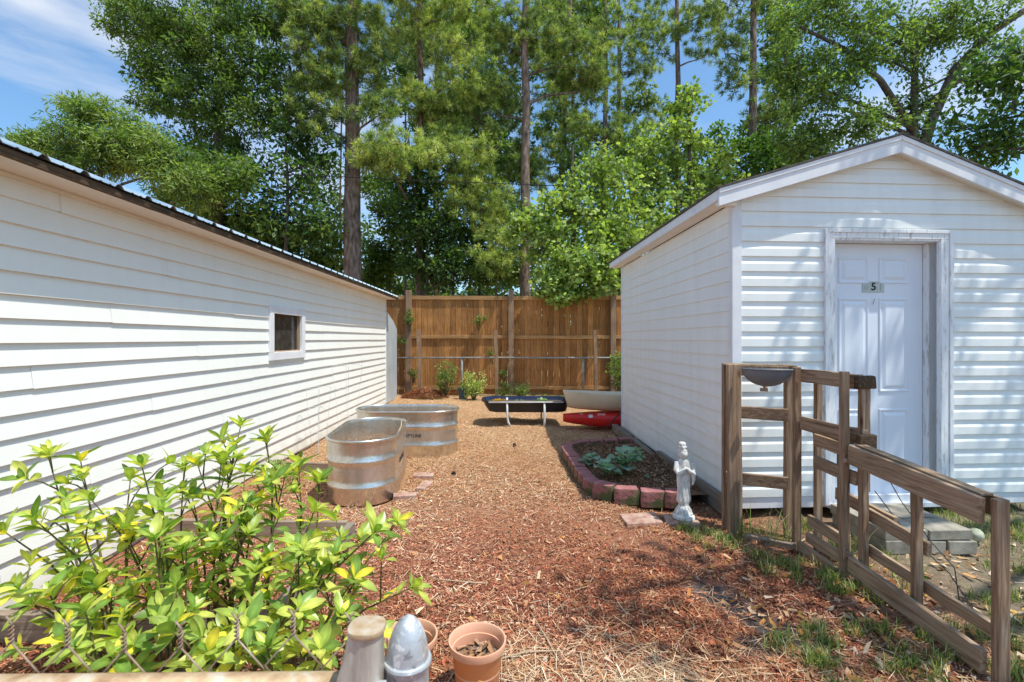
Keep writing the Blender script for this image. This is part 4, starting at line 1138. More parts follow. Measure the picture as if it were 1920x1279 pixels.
# far-off wood, one mass
def far_wood():
    r = np.random.default_rng(77); Cc = []; Rr = []
    for i in range(1300):
        x = r.uniform(-26, 26); y = r.uniform(27, 38)
        ridge = 7.0+2.2*math.sin(x*.5)+1.5*math.sin(x*1.3+2)-(1.0 if -17 < x < -9 else 0)-(1.8 if 9 < x < 15 else 0)
        Cc.append((x, y, r.uniform(.3, max(1.5, ridge)))); Rr.append(r.uniform(.6, 1.2))
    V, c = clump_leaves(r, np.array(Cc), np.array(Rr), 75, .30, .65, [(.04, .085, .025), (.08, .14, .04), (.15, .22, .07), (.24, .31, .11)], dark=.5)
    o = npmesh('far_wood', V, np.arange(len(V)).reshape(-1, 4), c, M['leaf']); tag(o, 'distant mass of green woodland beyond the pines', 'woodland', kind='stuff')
far_wood()

# ------------------------------------------------------------------ small plants
def bush(name, label, cat, c, rx, rz, n, per, L, Wr, pal, seed, cr=.09, stems=True, base_z=0.0, group=None):
    r = np.random.default_rng(seed); rd = random.Random(seed)
    t = thing(name, (c[0], c[1], base_z), label, cat, group)
    Cc = []; mb = MB()
    for k in range(n):
        d = rand_dirs(r, 1)[0]; q = r.uniform(0, 1)**.45
        p = Vector((c[0]+d[0]*rx*q, c[1]+d[1]*rx*q, c[2]+d[2]*rz*q))
        Cc.append(tuple(p)); b = Vector((c[0]+rd.uniform(-.03, .03), c[1]+rd.uniform(-.03, .03), base_z))
        mb.tube([b, b.lerp(p, .5)+Vector((rd.uniform(-.03, .03), 0, .04)), p], [.007, .005, .002], 4, False)
    mb.build('stems', M['stem'], t)
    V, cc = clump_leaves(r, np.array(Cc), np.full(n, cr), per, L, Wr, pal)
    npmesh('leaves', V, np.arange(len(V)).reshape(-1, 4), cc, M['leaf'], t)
    return t
def at0(px, Y): return (px-945)/900*Y
bush('shrub', 'small dark green shrub by the fence, left of the blue pot', 'shrub', (at0(835, 11.2), 11.2, .52), .24, .34, 30, 26, .06, .5, MID, 401, .12)
bush('shrub', 'pale green bushy shrub just right of the blue pot', 'shrub', (at0(889, 10.8), 10.8, .38), .24, .36, 34, 30, .055, .45, LIGHT+[(.45, .52, .22)], 402, .11)
bush('shrub', 'bright green shrub in the gap between fence and shed corner', 'shrub', (at0(1160, 11.0), 11.0, .62), .24, .42, 34, 26, .07, .5, MID+[(.25, .36, .06)], 403, .13)
bush('weed_clump', 'low green weeds at the fence foot above the middle of the tub', 'weeds', (at0(975, 11.5), 11.5, .15), .30, .15, 20, 20, .06, .4, MID, 404, .1)
bush('weed_clump', 'low green weeds at the fence foot right of the middle short post', 'weeds', (at0(942, 11.45), 11.45, .18), .12, .2, 12, 18, .06, .4, DARK, 405, .09)
for (px, py, rx, rz, n, lab, sd) in ((768, 598, .10, .25, 14, 'leafy vine on the upper part of the left fence post', 406), (897, 598, .20, .08, 12, 'small vine sprig poking through the upper fence boards', 407), (775, 700, .22, .14, 10, 'thin vine with pale leaves low beside the leftmost fence post', 408), (922, 660, .08, .10, 6, 'tiny vine leaves on the fence left of the middle fence post', 409), (945, 700, .12, .08, 6, 'small leaves growing low on the middle fence post', 410), (755, 640, .10, .10, 7, 'vine leaves at the fence rail beside the white sheet', 411)):
    p = W(px, py, 11.72)
    bush('vine', lab, 'vine', (p.x, p.y, p.z), rx, rz, n, 14, .055, .55, MID, sd, .06, base_z=max(.3, p.z-.3))
# potted plant
pt = thing('potted_plant', (at0(868, 11.0), 11.0, 0), 'dark blue plastic pot holding a small plant in front of the fence', 'potted plant')
mb = MB(); mb.lathe([(.085, 0), (.115, .22), (.125, .22), (.125, .25), (.108, .25), (.10, .20)], (at0(868, 11), 11, 0), 24); mb.build('pot', M['blue_pot'], pt, smooth=True, auto=40)
r_ = np.random.default_rng(55); V, cc = clump_leaves(r_, np.array([(at0(868, 11)+r_.uniform(-.08, .08), 11+r_.uniform(-.08, .08), .30+r_.uniform(0, .08)) for _ in range(8)]), np.full(8, .07), 22, .05, .4, MID)
npmesh('leaves', V, np.arange(len(V)).reshape(-1, 4), cc, M['leaf'], pt)
# wall-foot weed
bush('weed_clump', 'small green weed against the white wall left of the front tank', 'weeds', (-2.28, 4.75, .10), .10, .10, 14, 16, .05, .45, LIGHT, 412, .06)
# brown heap at the fence corner
V, F, c = flakes('x', 5000, lambda r, n: (lambda a, q: np.stack([-1.85+.55*q*np.cos(a), 11.2+.3*q*np.sin(a), .20*(1-q**1.6)+r.uniform(-.03, .02, n)], 1))(r.uniform(0, 6.28, n), np.sqrt(r.uniform(0, 1, n))), .10, .008, [(.36, .13, .06), (.26, .10, .05), (.48, .25, .12)], .5, .04, 61)
o = npmesh('straw_heap', V, F, c, M['chips']); tag(o, 'heap of reddish pine straw at the fence corner beyond the tanks', 'straw heap', kind='stuff')

# kale plants
def kale(c, s, seed, label, n=16):
    rd = random.Random(seed); t = thing('cabbage_plant', c, label, 'plant', 'blue green leafy plants in the block edged bed')
    VV, FF, CC = [], [], []
    st = MB()
    for k in range(n):
        a = k*2.4+rd.uniform(-.3, .3); el = R(rd.uniform(28, 82)); L = s*rd.uniform(.6, 1.0); hb = s*rd.uniform(.05, .55)
        d = Vector((math.cos(a)*math.cos(el), math.sin(a)*math.cos(el), math.sin(el))); side = Vector((-math.sin(a), math.cos(a), 0))
        b = Vector(c)+Vector((0, 0, hb)); st.tube([Vector(c)+Vector((0, 0, hb*.3)), b, b+d*L*.5], .004*s/.15, 4, False)
        m = 5; base = len(VV)
        for i in range(m+1):
            f = i/m; p = b+d*L*(.35+.65*f)-Vector((0, 0, 1))*L*.35*f*f; wv = L*.38*math.sin(math.pi*min(.97, f*.85+.12))
            for q in (-1, -.5, 0, .5, 1):
                VV.append(tuple(p+side*wv*q+Vector((0, 0, .18*wv*abs(q)+rd.uniform(-.1, .1)*wv*abs(q))))); CC.append([x*rd.uniform(.85, 1.15) for x in ((.24, .40, .31) if abs(q) > .2 else (.40, .52, .40))])
        for i in range(m):
            for q in range(4): FF.append((base+i*5+q, base+i*5+q+1, base+(i+1)*5+q+1, base+(i+1)*5+q))
    st.build('stems', M['stem'], t)
    npmesh('leaves', np.array(VV), np.array(FF), np.array(CC), M['gloss_leaf'], t, smooth=True)
kale((at0(1107, 4.85), 4.85, .08), .17, 1, 'leafy plant at the left edge of the bed, nearest the blocks with sun on it', 13)
kale((at0(1137, 4.42), 4.42, .08), .19, 2, 'blue green leafy plant in the bed, nearest to the camera', 17)
kale((at0(1172, 4.55), 4.55, .09), .24, 3, 'largest blue green leafy plant in the middle of the bed', 22)
kale((at0(1192, 4.98), 4.98, .10), .17, 4, 'small upright leafy plant in the bed, farthest from the camera', 9)
kale((at0(1212, 4.40), 4.40, .08), .06, 5, 'tiny seedling near the statue side of the bed', 6)

# ------------------------------------------------------------------ tub table, kayaks
tb = thing('trough_planter', (.33, 7.85, 0), 'long black plastic trough on white bent legs before the fence', 'planter')
def rrect(x0, x1, y0, y1, r, z, n=5):
    out = []
    for cx, cy, a0 in ((x1-r, y1-r, 0), (x0+r, y1-r, 90), (x0+r, y0+r, 180), (x1-r, y0+r, 270)):
        for i in range(n+1):
            a = R(a0+90*i/n); out.append(Vector((cx+r*math.cos(a), cy+r*math.sin(a), z)))
    return out
mb = MB(); X0, X1, Y0, Y1 = -.36, 1.05, 7.5, 8.18
mb.loft([rrect(X0+.20, X1-.1, Y0+.12, Y1-.12, .08, .215), rrect(X0+.12, X1-.06, Y0+.06, Y1-.06, .10, .235), rrect(X0+.06, X1-.03, Y0+.035, Y1-.035, .13, .32), rrect(X0+.045, X1-.02, Y0+.028, Y1-.028, .14, .385)], True, False)
mb.build('body', M['black_plastic'], tb, smooth=True, auto=35)
mb = MB(); mb.loft([rrect(X0+.045, X1-.02, Y0+.028, Y1-.028, .14, .386), rrect(X0, X1, Y0, Y1, .17, .388), rrect(X0-.003, X1+.003, Y0-.003, Y1+.003, .17, .405), rrect(X0+.03, X1-.03, Y0+.03, Y1-.03, .15, .412)], False, False)
mb.build('rim', M['black_plastic'], tb, smooth=True, auto=60)
mb = MB(); mb.loft([rrect(X0+.03, X1-.03, Y0+.03, Y1-.03, .15, .411), rrect(X0+.05, X1-.05, Y0+.05, Y1-.05, .14, .33)], False, False); mb.build('lining', M['navy_plastic'], tb, smooth=True)
mb = MB(); mb.loft([rrect(X0+.05, X1-.05, Y0+.05, Y1-.05, .14, .345), rrect(X0+.3, X1-.3, Y0+.2, Y1-.2, .1, .355)], False, True); mb.build('soil', M['soil'], tb)
mb = MB(); mb.tube([(X0+.12, Y0-.012, .392), (X1-.12, Y0-.012, .392)], .011, 8); mb.build('side_rail', M['white_metal'], tb, smooth=True)
for yy in (Y0+.0, Y1-.04):
    for (xa, bend) in ((at0(951, 7.5), .06), (at0(1021, 7.5), .0)):
        mb = MB(); mb.tube([(xa, yy, .385), (xa, yy, .18), (xa+bend*.25, yy, .08), (xa+bend, yy-.01, .0)], .017, 10); mb.build('leg', M['white_metal'], tb, smooth=True)
fl = [((-.10, 7.66, .39), [(.55, .32, .02), (.70, .42, .03), (.62, .30, .02)], 'clump of small yellow flowers in the black trough', 'flowers'),
      ((.25, 7.66, .38), [(.30, .38, .28), (.50, .55, .45), (.6, .6, .5)], 'small grey green succulent in the middle of the black trough', 'succulent'),
      ((.62, 7.66, .40), [(.22, .36, .12), (.36, .50, .22), (.30, .44, .16)], 'spiky light green succulent at the right in the black trough', 'succulent')]
for i, (c, pal, lab, cat) in enumerate(fl):
    r_ = np.random.default_rng(500+i); n = 16 if i != 1 else 8
    P = np.array([(c[0]+r_.normal(0, .045), c[1]+r_.normal(0, .03), c[2]+r_.normal(0, .012)) for _ in range(n)])
    V, cc = clump_leaves(r_, P, np.full(n, .028), 26, .03, .45, pal, up=1.2, dark=.8)
    o = npmesh(cat.rstrip('s')+'_clump', V, np.arange(len(V)).reshape(-1, 4), cc, M['leaf'], loc=(c[0], c[1], .355)); tag(o, lab, cat)

def kayak(mb, x0, L, yc, zb, hw, H, tilt=0.0, rise=.0, open_top=False):
    rings = []; n = 26; m = 20
    for i in range(n+1):
        t = i/n; x = x0+L*t
        s = max(.03, (math.sin(math.pi*min(1, .02+t*.98))**.70)) if t < .5 else max(.03, math.sin(math.pi*t)**.62) if t < 1 else .03
        w = hw*s; keel = zb+H*.42*(1-s)**1.3; top = zb+H*(1+rise*(1-s))
        ring = []
        for k in range(m):
            a = 2*math.pi*k/m; ca, sa = math.cos(a), math.sin(a)
            yy = w*math.copysign(abs(ca)**.7, ca)
            mid = keel+(top-keel)*.66
            zz = mid+(top-mid)*(.85*abs(sa)**.7) if sa > 0 else mid-(mid-keel)*abs(sa)**.8
            ring.append(Vector((x, yc+yy, zz)))
        rings.append(ring)
    mb.loft(rings, True, True)
kr = thing('kayak', (2.3, 7.38, 0), 'red plastic kayak on the ground behind the shed, under the tan one', 'kayak', 'kayaks stacked behind the shed')
mb = MB(); kayak(mb, .912, 2.9, 7.38, .015, .30, .275, rise=-.24); mb.build('hull', M['red_plastic'], kr, smooth=True)
yfs = 7.085
mb = MB(); sx = W(1107, 783, 7.13)
mb.box((1.285, 7.118, .235), (.062, .004, .045)); mb.build('sticker', M['white_paint'], kr)
text('REMIER', .036, M['white_paint'], 'lettering', kr, (1.44, 7.098, .262), (R(75), 0, 0), .0006)
text('Life', .030, M['white_paint'], 'lettering', kr, (1.15, 7.15, .262), (R(75), 0, R(-8)), .0006)
mb = MB(); mb.tube([(1.72, 7.065, .30), (1.62, 7.06, .20), (1.50, 7.075, .06)], .009, 6); mb.build('strap', M['strap'], kr)
kt = thing('kayak', (2.3, 7.40, .3), 'tan plastic kayak lying on top of the red one', 'kayak', 'kayaks stacked behind the shed')
mb = MB()
rings = []; n = 26
for i in range(n+1):
    t = i/n; x = .985+3.0*t+0
    s = max(.05, math.sin(math.pi*min(.985, max(.015, t*.97+.02)))**.55)
    zt = .59-.045*min(1, t*4)+.0; zb_ = .262+.09*(1-s)**1.1
    flare = .06*(1-t) if t < .3 else 0
    ring = []
    for (fy, fz) in ((-1, 1), (-1.03, .93), (-.98, .62), (-.86, .34), (-.62, .12), (-.25, 0), (.25, 0), (.62, .12), (.86, .34), (.98, .62), (1.03, .93), (1, 1), (.9, .985), (.8, .86), (.4, .80), (-.4, .80), (-.8, .86), (-.9, .985)):
        xx = x-(.075*fz if t < .12 else .075*fz*max(0, (.3-t)/.18) if t < .3 else 0)
        ring.append(Vector((xx, 7.38+fy*.29*s, zb_+(zt-zb_)*fz)))
    rings.append(ring)
mb.loft(rings, True, True); mb.build('hull', M['tan_plastic'], kt, smooth=True, auto=60)

# ------------------------------------------------------------------ statue
sc_ = Vector((at0(1282, 3.61), 3.61, .034))
su = thing('statue', sc_, 'weathered white garden statue of a robed standing figure beside the shed', 'statue')
mb = MB(); mb.lathe([(.074, 0), (.080, .006), (.080, .028), (.074, .036)], sc_, 32); mb.build('base', M['statue'], su, smooth=True, auto=40)
mb = MB()
def ell_ring(z, cx, cy, rx, ry, n=32, fold=0.0, fk=9, ph=0.0):
    out = []
    for k in range(n):
        a = 2*math.pi*k/n; f = 1+fold*math.sin(fk*a+ph)+fold*.5*math.sin((fk+4)*a-ph*2)
        out.append(sc_+Vector((cx+rx*f*math.cos(a), cy+ry*f*math.sin(a), z)))
    return out
secs = [(.034, 0, 0, .064, .062, .06), (.06, .0, 0, .058, .055, .10), (.085, .002, 0, .046, .045, .08), (.105, .0, 0, .036, .036, .04), (.118, -.002, 0, .040, .036, .05), (.135, -.002, 0, .050, .038, .07), (.165, 0, 0, .050, .038, .07),
        (.22, 0, 0, .045, .036, .07), (.28, .002, 0, .046, .036, .06), (.33, .003, 0, .052, .038, .05), (.37, .005, .0, .056, .038, .03), (.41, .006, 0, .053, .036, .02), (.437, .006, 0, .046, .033, .02), (.452, .004, 0, .028, .025, 0), (.468, .002, -.002, .021, .021, 0)]
mb.loft([ell_ring(z, cx, cy, rx, ry, 40, f, 9, z*30) for z, cx, cy, rx, ry, f in secs], True, True)
hz = .488
mb.loft([ell_ring(hz+.038*math.sin(t), -.002, -.004, (.035)*math.cos(t), .036*math.cos(t)) for t in [R(a) for a in range(-85, 86, 17)]], True, True)
mb.loft([ell_ring(.512+dz, -.002-.12*dz, .004, r, r, 24, .08, 7, dz*90) for dz, r in ((-.012, .037), (.004, .037), (.012, .031), (.020, .034), (.030, .033), (.038, .028), (.046, .029), (.056, .024), (.062, .010))], True, True)   # hair knot
mb.tube([sc_+Vector((-.002, -.033, .492)), sc_+Vector((-.002, -.041, .484)), sc_+Vector((-.002, -.033, .479))], [.003, .0045, .003], 6)      # nose
mb.tube([sc_+Vector((p)) for p in ((-.052, 0, .425), (-.064, -.020, .37), (-.052, -.044, .345), (-.020, -.050, .372), (.0, -.046, .392))], [.018, .021, .021, .014, .009], 10)
mb.tube([sc_+Vector((p)) for p in ((.060, 0, .425), (.070, -.018, .375), (.056, -.044, .345), (.022, -.050, .370), (.002, -.046, .390))], [.018, .021, .021, .014, .009], 10)
mb.tube([sc_+Vector((p)) for p in ((-.050, -.040, .345), (-.054, -.040, .28), (-.048, -.036, .21), (-.050, -.034, .165))], [.018, .014, .010, .006], 8)
mb.tube([sc_+Vector((p)) for p in ((.056, -.038, .345), (.060, -.034, .30), (.052, -.034, .26))], [.018, .014, .006], 8)
for a in range(7):
    an = a*.9; mb.tube([sc_+Vector((.058*math.cos(an), .055*math.sin(an), .04)), sc_+Vector((.045*math.cos(an+.3), .043*math.sin(an+.3), .075)), sc_+Vector((.030*math.cos(an+.5), .03*math.sin(an+.5), .10))], [.014, .012, .008], 6)
fg = mb.build('figure', M['statue'], su, smooth=True)
rm = fg.modifiers.new('r', 'REMESH'); rm.mode = 'VOXEL'; rm.voxel_size = .0027; rm.use_smooth_shade = True

# ------------------------------------------------------------------ wooden gate and frame
gt = thing('low_gate', (1.98, 2.3, 0), 'low weathered wooden gate panel running toward the camera at the right', 'gate')
random.seed(31)
XL, XR = 1.945, 2.03
def vpost(parent, x, y, z0, z1, wx, wy, lean=0.0, name='post', mt='gate_v'):
    mb = MB(); mb.beam((x, y, z0), (x+lean, y, z1), wx, wy, up=(0, 1, 0), n=6, warp=.0018)
    return mb.build(name, M[mt], parent, bevel=.004)
def rail(parent, x, ya, za, yb, zb, t, h, name='rail', mt='gate_y'):
    mb = MB(); mb.beam((x, ya, za), (x, yb, zb), t, h, n=6, warp=.0015)
    return mb.build(name, M[mt], parent, bevel=.004)
vpost(gt, 1.990, 1.925, -.03, .742, .052, .030)
vpost(gt, 1.995, 2.32, .10, .70, .038, .034)
vpost(gt, 1.995, 2.665, .06, .772, .038, .036)
rail(gt, XL, 2.70, .735, 1.952, .684, .026, .108, 'top_rail')
rail(gt, XR+.004, 2.70, .742, 1.955, .690, .024, .085, 'top_rail')
mb = MB(); mb.beam((1.990, 2.70, .793), (1.990, 1.975, .742), .050, .010, n=5, warp=.001); mb.build('cap_board', M['gate_y'], gt, bevel=.002)
rail(gt, XL, 2.70, .115, 1.945, .072, .028, .100, 'bottom_rail')
rail(gt, XR+.010, 2.69, .205, 1.95, .165, .024, .060, 'bottom_rail')
rail(gt, XR+.010, 2.69, .405, 2.30, .372, .024, .070, 'middle_rail')
for z in (.70, .17):
    mb = MB(); mb.box((XL-.004, 2.712, z), (.034, .035, .022)); mb.tube([(XL-.018, 2.718, z-.035), (XL-.018, 2.718, z+.035)], .007, 8)
    mb.build('hinge', M['wire_rust'], gt)

tf = thing('wooden_trellis', (1.9, 3.1, 0), 'tall weathered double post frame holding a half round planter in front of the shed', 'trellis frame')
P1 = (1.622, 3.37); P2 = (1.925, 3.165); P3 = (1.935, 2.735)
vpost(tf, P1[0], P1[1], -.03, 1.205, .095, .035, -.012)
vpost(tf, P2[0]+.005, P2[1], -.03, 1.198, .044, .034)
vpost(tf, P3[0], P3[1], -.03, 1.198, .042, .034, .004)
vpost(tf, 1.635, 3.50, 0, 1.19, .085, .035)          # rear mates
vpost(tf, 2.005, 3.36, 0, 1.19, .085, .035)
vpost(tf, 2.040, 3.12, 0, 1.17, .040, .035)
vpost(tf, 2.040, 2.72, .52, 1.165, .050, .035)
vpost(tf, 2.085, 2.95, .06, .82, .055, .04)
# cross panel rails (between P1 and P2, at the back)
def xrail(za, zb, h, t, a, b, name='rail', mt='gate_x'):
    mb = MB(); mb.beam((a[0], a[1], za), (b[0], b[1], zb), t, h, n=5, warp=.0015); mb.build(name, M[mt], tf, bevel=.004)
xrail(1.16, 1.155, .075, .03, (1.60, 3.465), (1.97, 3.325), 'top_rail')
xrail(.86, .855, .085, .03, (1.60, 3.465), (1.97, 3.325))
xrail(.385, .382, .085, .03, (1.60, 3.465), (1.97, 3.325))
xrail(1.195, 1.19, .018, .12, (1.60, 3.52), (2.04, 3.36), 'shelf_board')
rail(tf, 1.948, 3.13, 1.145, 2.765, 1.148, .030, .085, 'top_rail')
rail(tf, 2.010, 3.09, 1.138, 2.70, 1.140, .028, .085, 'top_rail', 'gate_y')
rail(tf, 1.948, 3.14, .835, 2.765, .840, .030, .085)
rail(tf, 2.030, 3.14, .800, 2.695, .825, .028, .10, 'rail', 'gate_y')
rail(tf, 1.975, 3.05, .745, 2.68, .735, .026, .075)
rail(tf, 1.975, 3.05, .605, 2.68, .600, .026, .075)
rail(tf, 1.970, 3.10, .215, 2.765, .210, .026, .070)
rail(tf, 1.960, 3.10, .105, 2.765, .115, .026, .065)
rail(tf, 1.925, 3.13, .035, 2.76, .030, .026, .070)
rail(tf, 2.08, 3.0, .42, 2.55, .40, .026, .075)
mb = MB(); mb.box((2.03, 2.700, 1.140), (.11, .040, .075), R(6), .004); mb.build('end_block', M['dark_wood'], tf, bevel=.006); mb = MB(); mb.box((2.03, 2.690, .780), (.11, .040, .13), R(6), .004)
mb.build('end_block', M['dark_wood'], tf, bevel=.006)
mb = MB(); mb.beam((1.66, 3.31, .02), (1.91, 3.14, .02), .05, .05, n=3, warp=.003); mb.build('ground_board', M['grey_x'], tf, bevel=.004)

# half-round planter
hp = thing('hanging_planter', (1.80, 3.24, 1.0), 'grey half round plastic planter hung between the posts of the wooden frame', 'planter')
pd = Vector((P2[0]-P1[0], P2[1]-P1[1], 0)).normalized()*1.0
pn = Vector((pd.y, -pd.x, 0)); pc_ = Vector((1.768, 3.235, 1.180))
mb = MB(); rings = []
for i in range(9):        # vertical slices: half bowl
    a = R(90*i/8)
    r = .150*math.cos(a) if i < 8 else .012; z = -.118*math.sin(a)
    ring = []
    for k in range(17):
        b = math.pi*k/16
        ring.append(pc_+pd*(-r*math.cos(b))+pn*(r*.75*math.sin(b))+Vector((0, 0, z)))
    rings.append(ring)
mb.loft(rings, False, True); mb.build('bowl', M['grey_planter'], hp, smooth=True, auto=50)
mb = MB(); pts = [pc_+pd*(-.153*math.cos(math.pi*k/16))+pn*(.153*.75*math.sin(math.pi*k/16)) for k in range(17)]
mb.tube(pts, .006, 6); mb.tube([pts[0], pts[-1]], .005, 6); mb.build('rim', M['grey_planter'], hp, smooth=True)
mb = MB(); mb.loft([[pc_+pd*(-.14*math.cos(math.pi*k/16))+pn*(.14*.75*math.sin(math.pi*k/16))-Vector((0, 0, .012)) for k in range(17)]], False, True); mb.build('soil', M['soil'], hp)
mb = MB(); mb.box(pc_+Vector((.0, .03, -.142)), (.045, .03, .022), R(-20)); mb.tube([pc_+Vector((0, .03, -.112)), pc_+Vector((.01, .02, -.135))], .012, 8); mb.build('drain_clip', M['grey_x'], hp)
rd = random.Random(6); mb = MB()
for k in range(9):
    b = pc_+pd*rd.uniform(-.12, .12)+pn*.03; h = rd.uniform(.01, .055)
    mb.tube([b, b+Vector((rd.uniform(-.01, .01), 0, h*.6)), b+Vector((rd.uniform(-.02, .02), 0, h))], [.0012, .001, .0006], 3)
    for q in range(3): mb.tube([b+Vector((0, 0, h*.7)), b+Vector((rd.uniform(-.02, .02), rd.uniform(-.01, .01), h+rd.uniform(-.01, .012)))], .0008, 3)
o = mb.build('dry_plant', M['straw_wood']); tag(o, 'tiny dried up plant stalks in the hanging planter', 'plant')
# bent wires by the gate
for (pts, lab) in (([W(1650, 870, 2.9), W(1690, 940, 2.8), W(1745, 1015, 2.7), W(1790, 1065, 2.6), W(1800, 1135, 2.55)], 'thicker bent dark wire looping down behind the low wooden gate'), ([W(1640, 920, 2.9), W(1700, 1000, 2.8), W(1780, 1075, 2.65), W(1830, 1150, 2.4)], 'second dark wire running down close to the gate bottom rail'), ([W(1885, 940, 2.9), W(1920, 958, 2.9), W(1960, 960, 2.9)], 'short wire end sticking out at the right edge beyond the gate end post')):
    mb = MB(); mb.tube(pts, .0028, 5); o = mb.build('wire_hoop', M['strap']); tag(o, lab, 'wire')
# wispy long-bladed plant by the step
V, F, c = grass_blades(0, [(2.12, 2.95, .12, .12, 60), (1.86, 3.22, .10, .05, 60), (2.2, 2.6, .08, .08, 25), (1.72, 3.33, .12, .04, 60)], 88, .30)
o = npmesh('tall_grass', V, F, c, M['grass']); tag(o, 'tall wispy grass blades around the feet of the wooden frame', 'grass', kind='stuff')

# tomato cages
def cage(c, r0, r1, h, label):
    t = thing('plant_cage', (c[0], c[1], 0), label, 'plant cage', 'wire plant cages along the white wall'); mb = MB()
    for k in range(4):
        a = k*math.pi/2+.4; mb.tube([(c[0]+r0*math.cos(a)*.7, c[1]+r0*math.sin(a)*.7, 0), (c[0]+r1*math.cos(a), c[1]+r1*math.sin(a), h)], .0022, 4)
    mb.build('uprights', M['white_metal'], t)
    for z in (.35, .7, 1.0):
        r = r0*.7+(r1-r0*.7)*z; mb = MB()
        mb.tube([(c[0]+r*math.cos(a), c[1]+r*math.sin(a), h*z) for a in [2*math.pi*i/20 for i in range(21)]], .0022, 4, False); mb.build('hoop', M['white_metal'], t)
cage((-2.09, 6.4), .12, .19, 1.03, 'larger thin wire plant cage against the white wall behind the tanks')
cage((-2.22, 5.75), .10, .14, .80, 'smaller thin wire plant cage against the white wall beside the tanks')

# ------------------------------------------------------------------ pots in the foreground
def pot(c, label, H=.235, R0=.108):
    t = thing('flower_pot', c, label, 'flower pot', 'terracotta plastic pots by the near fence')
    C0 = Vector(c)
    mb = MB(); mb.lathe([(R0*.66, 0), (R0*.68, .004), (R0*.90, H-.035), (R0*.92, H-.03)], C0, 40, True, False); mb.build('body', M['terracotta'], t, smooth=True)
    mb = MB(); pr = [(R0*.92, H-.031), (R0*.99, H-.030), (R0*1.0, H-.026), (R0*1.03, H-.004), (R0*1.02, H), (R0*.97, H), (R0*.94, H-.004), (R0*.90, H-.035), (R0*.86, H-.036), (R0*.82, H-.11)]
    mb.lathe(pr, C0, 40, False, False); mb.build('rim', M['terracotta_rim'], t, smooth=True, auto=50)
    mb = MB(); mb.lathe([(R0*.84, H-.072), (R0*.6, H-.066), (R0*.3, H-.07), (.004, H-.066)], C0, 32, False, True); mb.build('soil', M['soil'], t)
    return t, C0
p1, c1_ = pot((at0(895, 1.84), 1.84, .0), 'terracotta coloured pot with soil, dry leaves and a palm emblem, right of the capped post')
p2, c2_ = pot((at0(768, 1.90), 1.90, -.02), 'terracotta coloured pot mostly hidden behind the silver capped fence post')
V, F, c = flakes('x', 45, lambda r, n: (lambda a, q: np.stack([c1_.x+.075*q*np.cos(a), c1_.y+.075*q*np.sin(a), np.full(n, .172)], 1))(r.uniform(0, 6.28, n), np.sqrt(r.uniform(0, 1, n))), .044, .020, [(.42, .26, .14), (.34, .20, .11), (.50, .36, .24), (.24, .15, .09)], .3, .012, 71, curl=.006)
o = npmesh('leaf_litter', V, F, c, M['chips']); tag(o, 'dry brown leaves lying on the soil inside the front pot', 'leaf litter', kind='stuff')
# palm emblem on the pot
mb = MB()
def onpot(a, z):      # angle from facing camera, height
    r = .108*(.68+.22*(z/.20))+.0012; an = -math.pi/2-.02+a
    return c1_+Vector((r*math.cos(an), r*math.sin(an), z))
for s in (-1, 1):
    for k in range(5):
        e = R(8+k*18); L = .030+.004*(k % 2)
        pts = []
        for i in range(6):
            f = i/5; pts.append(onpot(s*L*f*math.cos(e-.5*f)/.09, .118+L*f*math.sin(e+.25-.9*f)))
        mb.tube(pts, [.0011, .0014, .0014, .0012, .001, .0006], 4)
for k in range(4): mb.tube([onpot(-.06-.02*k, .112-.006*k), onpot(0, .109-.006*k), onpot(.06+.02*k, .112-.006*k)], .0009, 4)
mb.build('emblem', M['emblem'], p1)

# ------------------------------------------------------------------ near chain link fence
NF = thing('chain_link_fence', (-.45, .66, 0), 'rusty chain link fence top and pale rail right in front of the camera', 'fence')
mb = MB(); mb.tube([(-1.3, .64, .905), (-.75, .64, .912), (-.20, .640, .917)], .021, 14); mb.build('top_rail', M['rusty'], NF, smooth=True)
mb = MB(); rd = random.Random(3)
pit = .0785
for i in range(13):
    x0 = -.155-.06-i*pit
    top = .962+.008*math.sin(i*1.3)+(.018*(1-i/8))
    for s in (-1, 1):
        pts = [Vector((x0, .668, top-.012))]
        for j in range(1, 12): pts.append(Vector((x0+s*pit/2*(j % 2), .668+(.004*s if j % 2 == 0 else 0), top-.012-j*pit*.55)))
        mb.tube(pts, .0014, 6)
    # twist at the top
    for ph in (0, math.pi):
        mb.tube([Vector((x0+.0026*math.cos(ph+t*1.1), .668+.0026*math.sin(ph+t*1.1), top-.014+t*.0020)) for t in range(15)]+[Vector((x0+.008*math.cos(ph+.5), .668, top+.024))], .0014, 6)
mb.build('wire_mesh', M['wire_rust'], NF, smooth=True)
# end post of the fence with a flat rusty cap
ep = MB(); bx = at0(688, .62)
def oval(cx, cy, z, rx, ry, n=48, g=0.0):
    out = []
    for k in range(n):
        a = 2*math.pi*k/n; q = 1-g*math.exp(-((a-math.pi*1.42)/.13)**2)
        sx = math.copysign(abs(math.cos(a))**.75, math.cos(a)); sy = math.copysign(abs(math.sin(a))**.75, math.sin(a))
        out.append(Vector((cx+rx*sx*q, cy+ry*sy*q, z)))
    return out
ep.loft([oval(bx-.020, .62, .70, .038, .026, g=.16), oval(bx-.013, .62, .90, .034, .025, g=.16), oval(bx-.009, .62, .94, .030, .023, g=.16), oval(bx-.004, .62, .975, .0255, .021, g=.14), oval(bx-.001, .62, 1.008, .0215, .020, g=.1)], True, True)
M['bracket'] = mottled('tan_stained_steel', (.36, .31, .24), (.58, .54, .47), 16, .5, .3, .002, 60, .4, .35, stretch=(2.5, 2.5, .6), c3=(.68, .67, .64))
ep.build('end_bracket', M['bracket'], NF, smooth=True, auto=60)
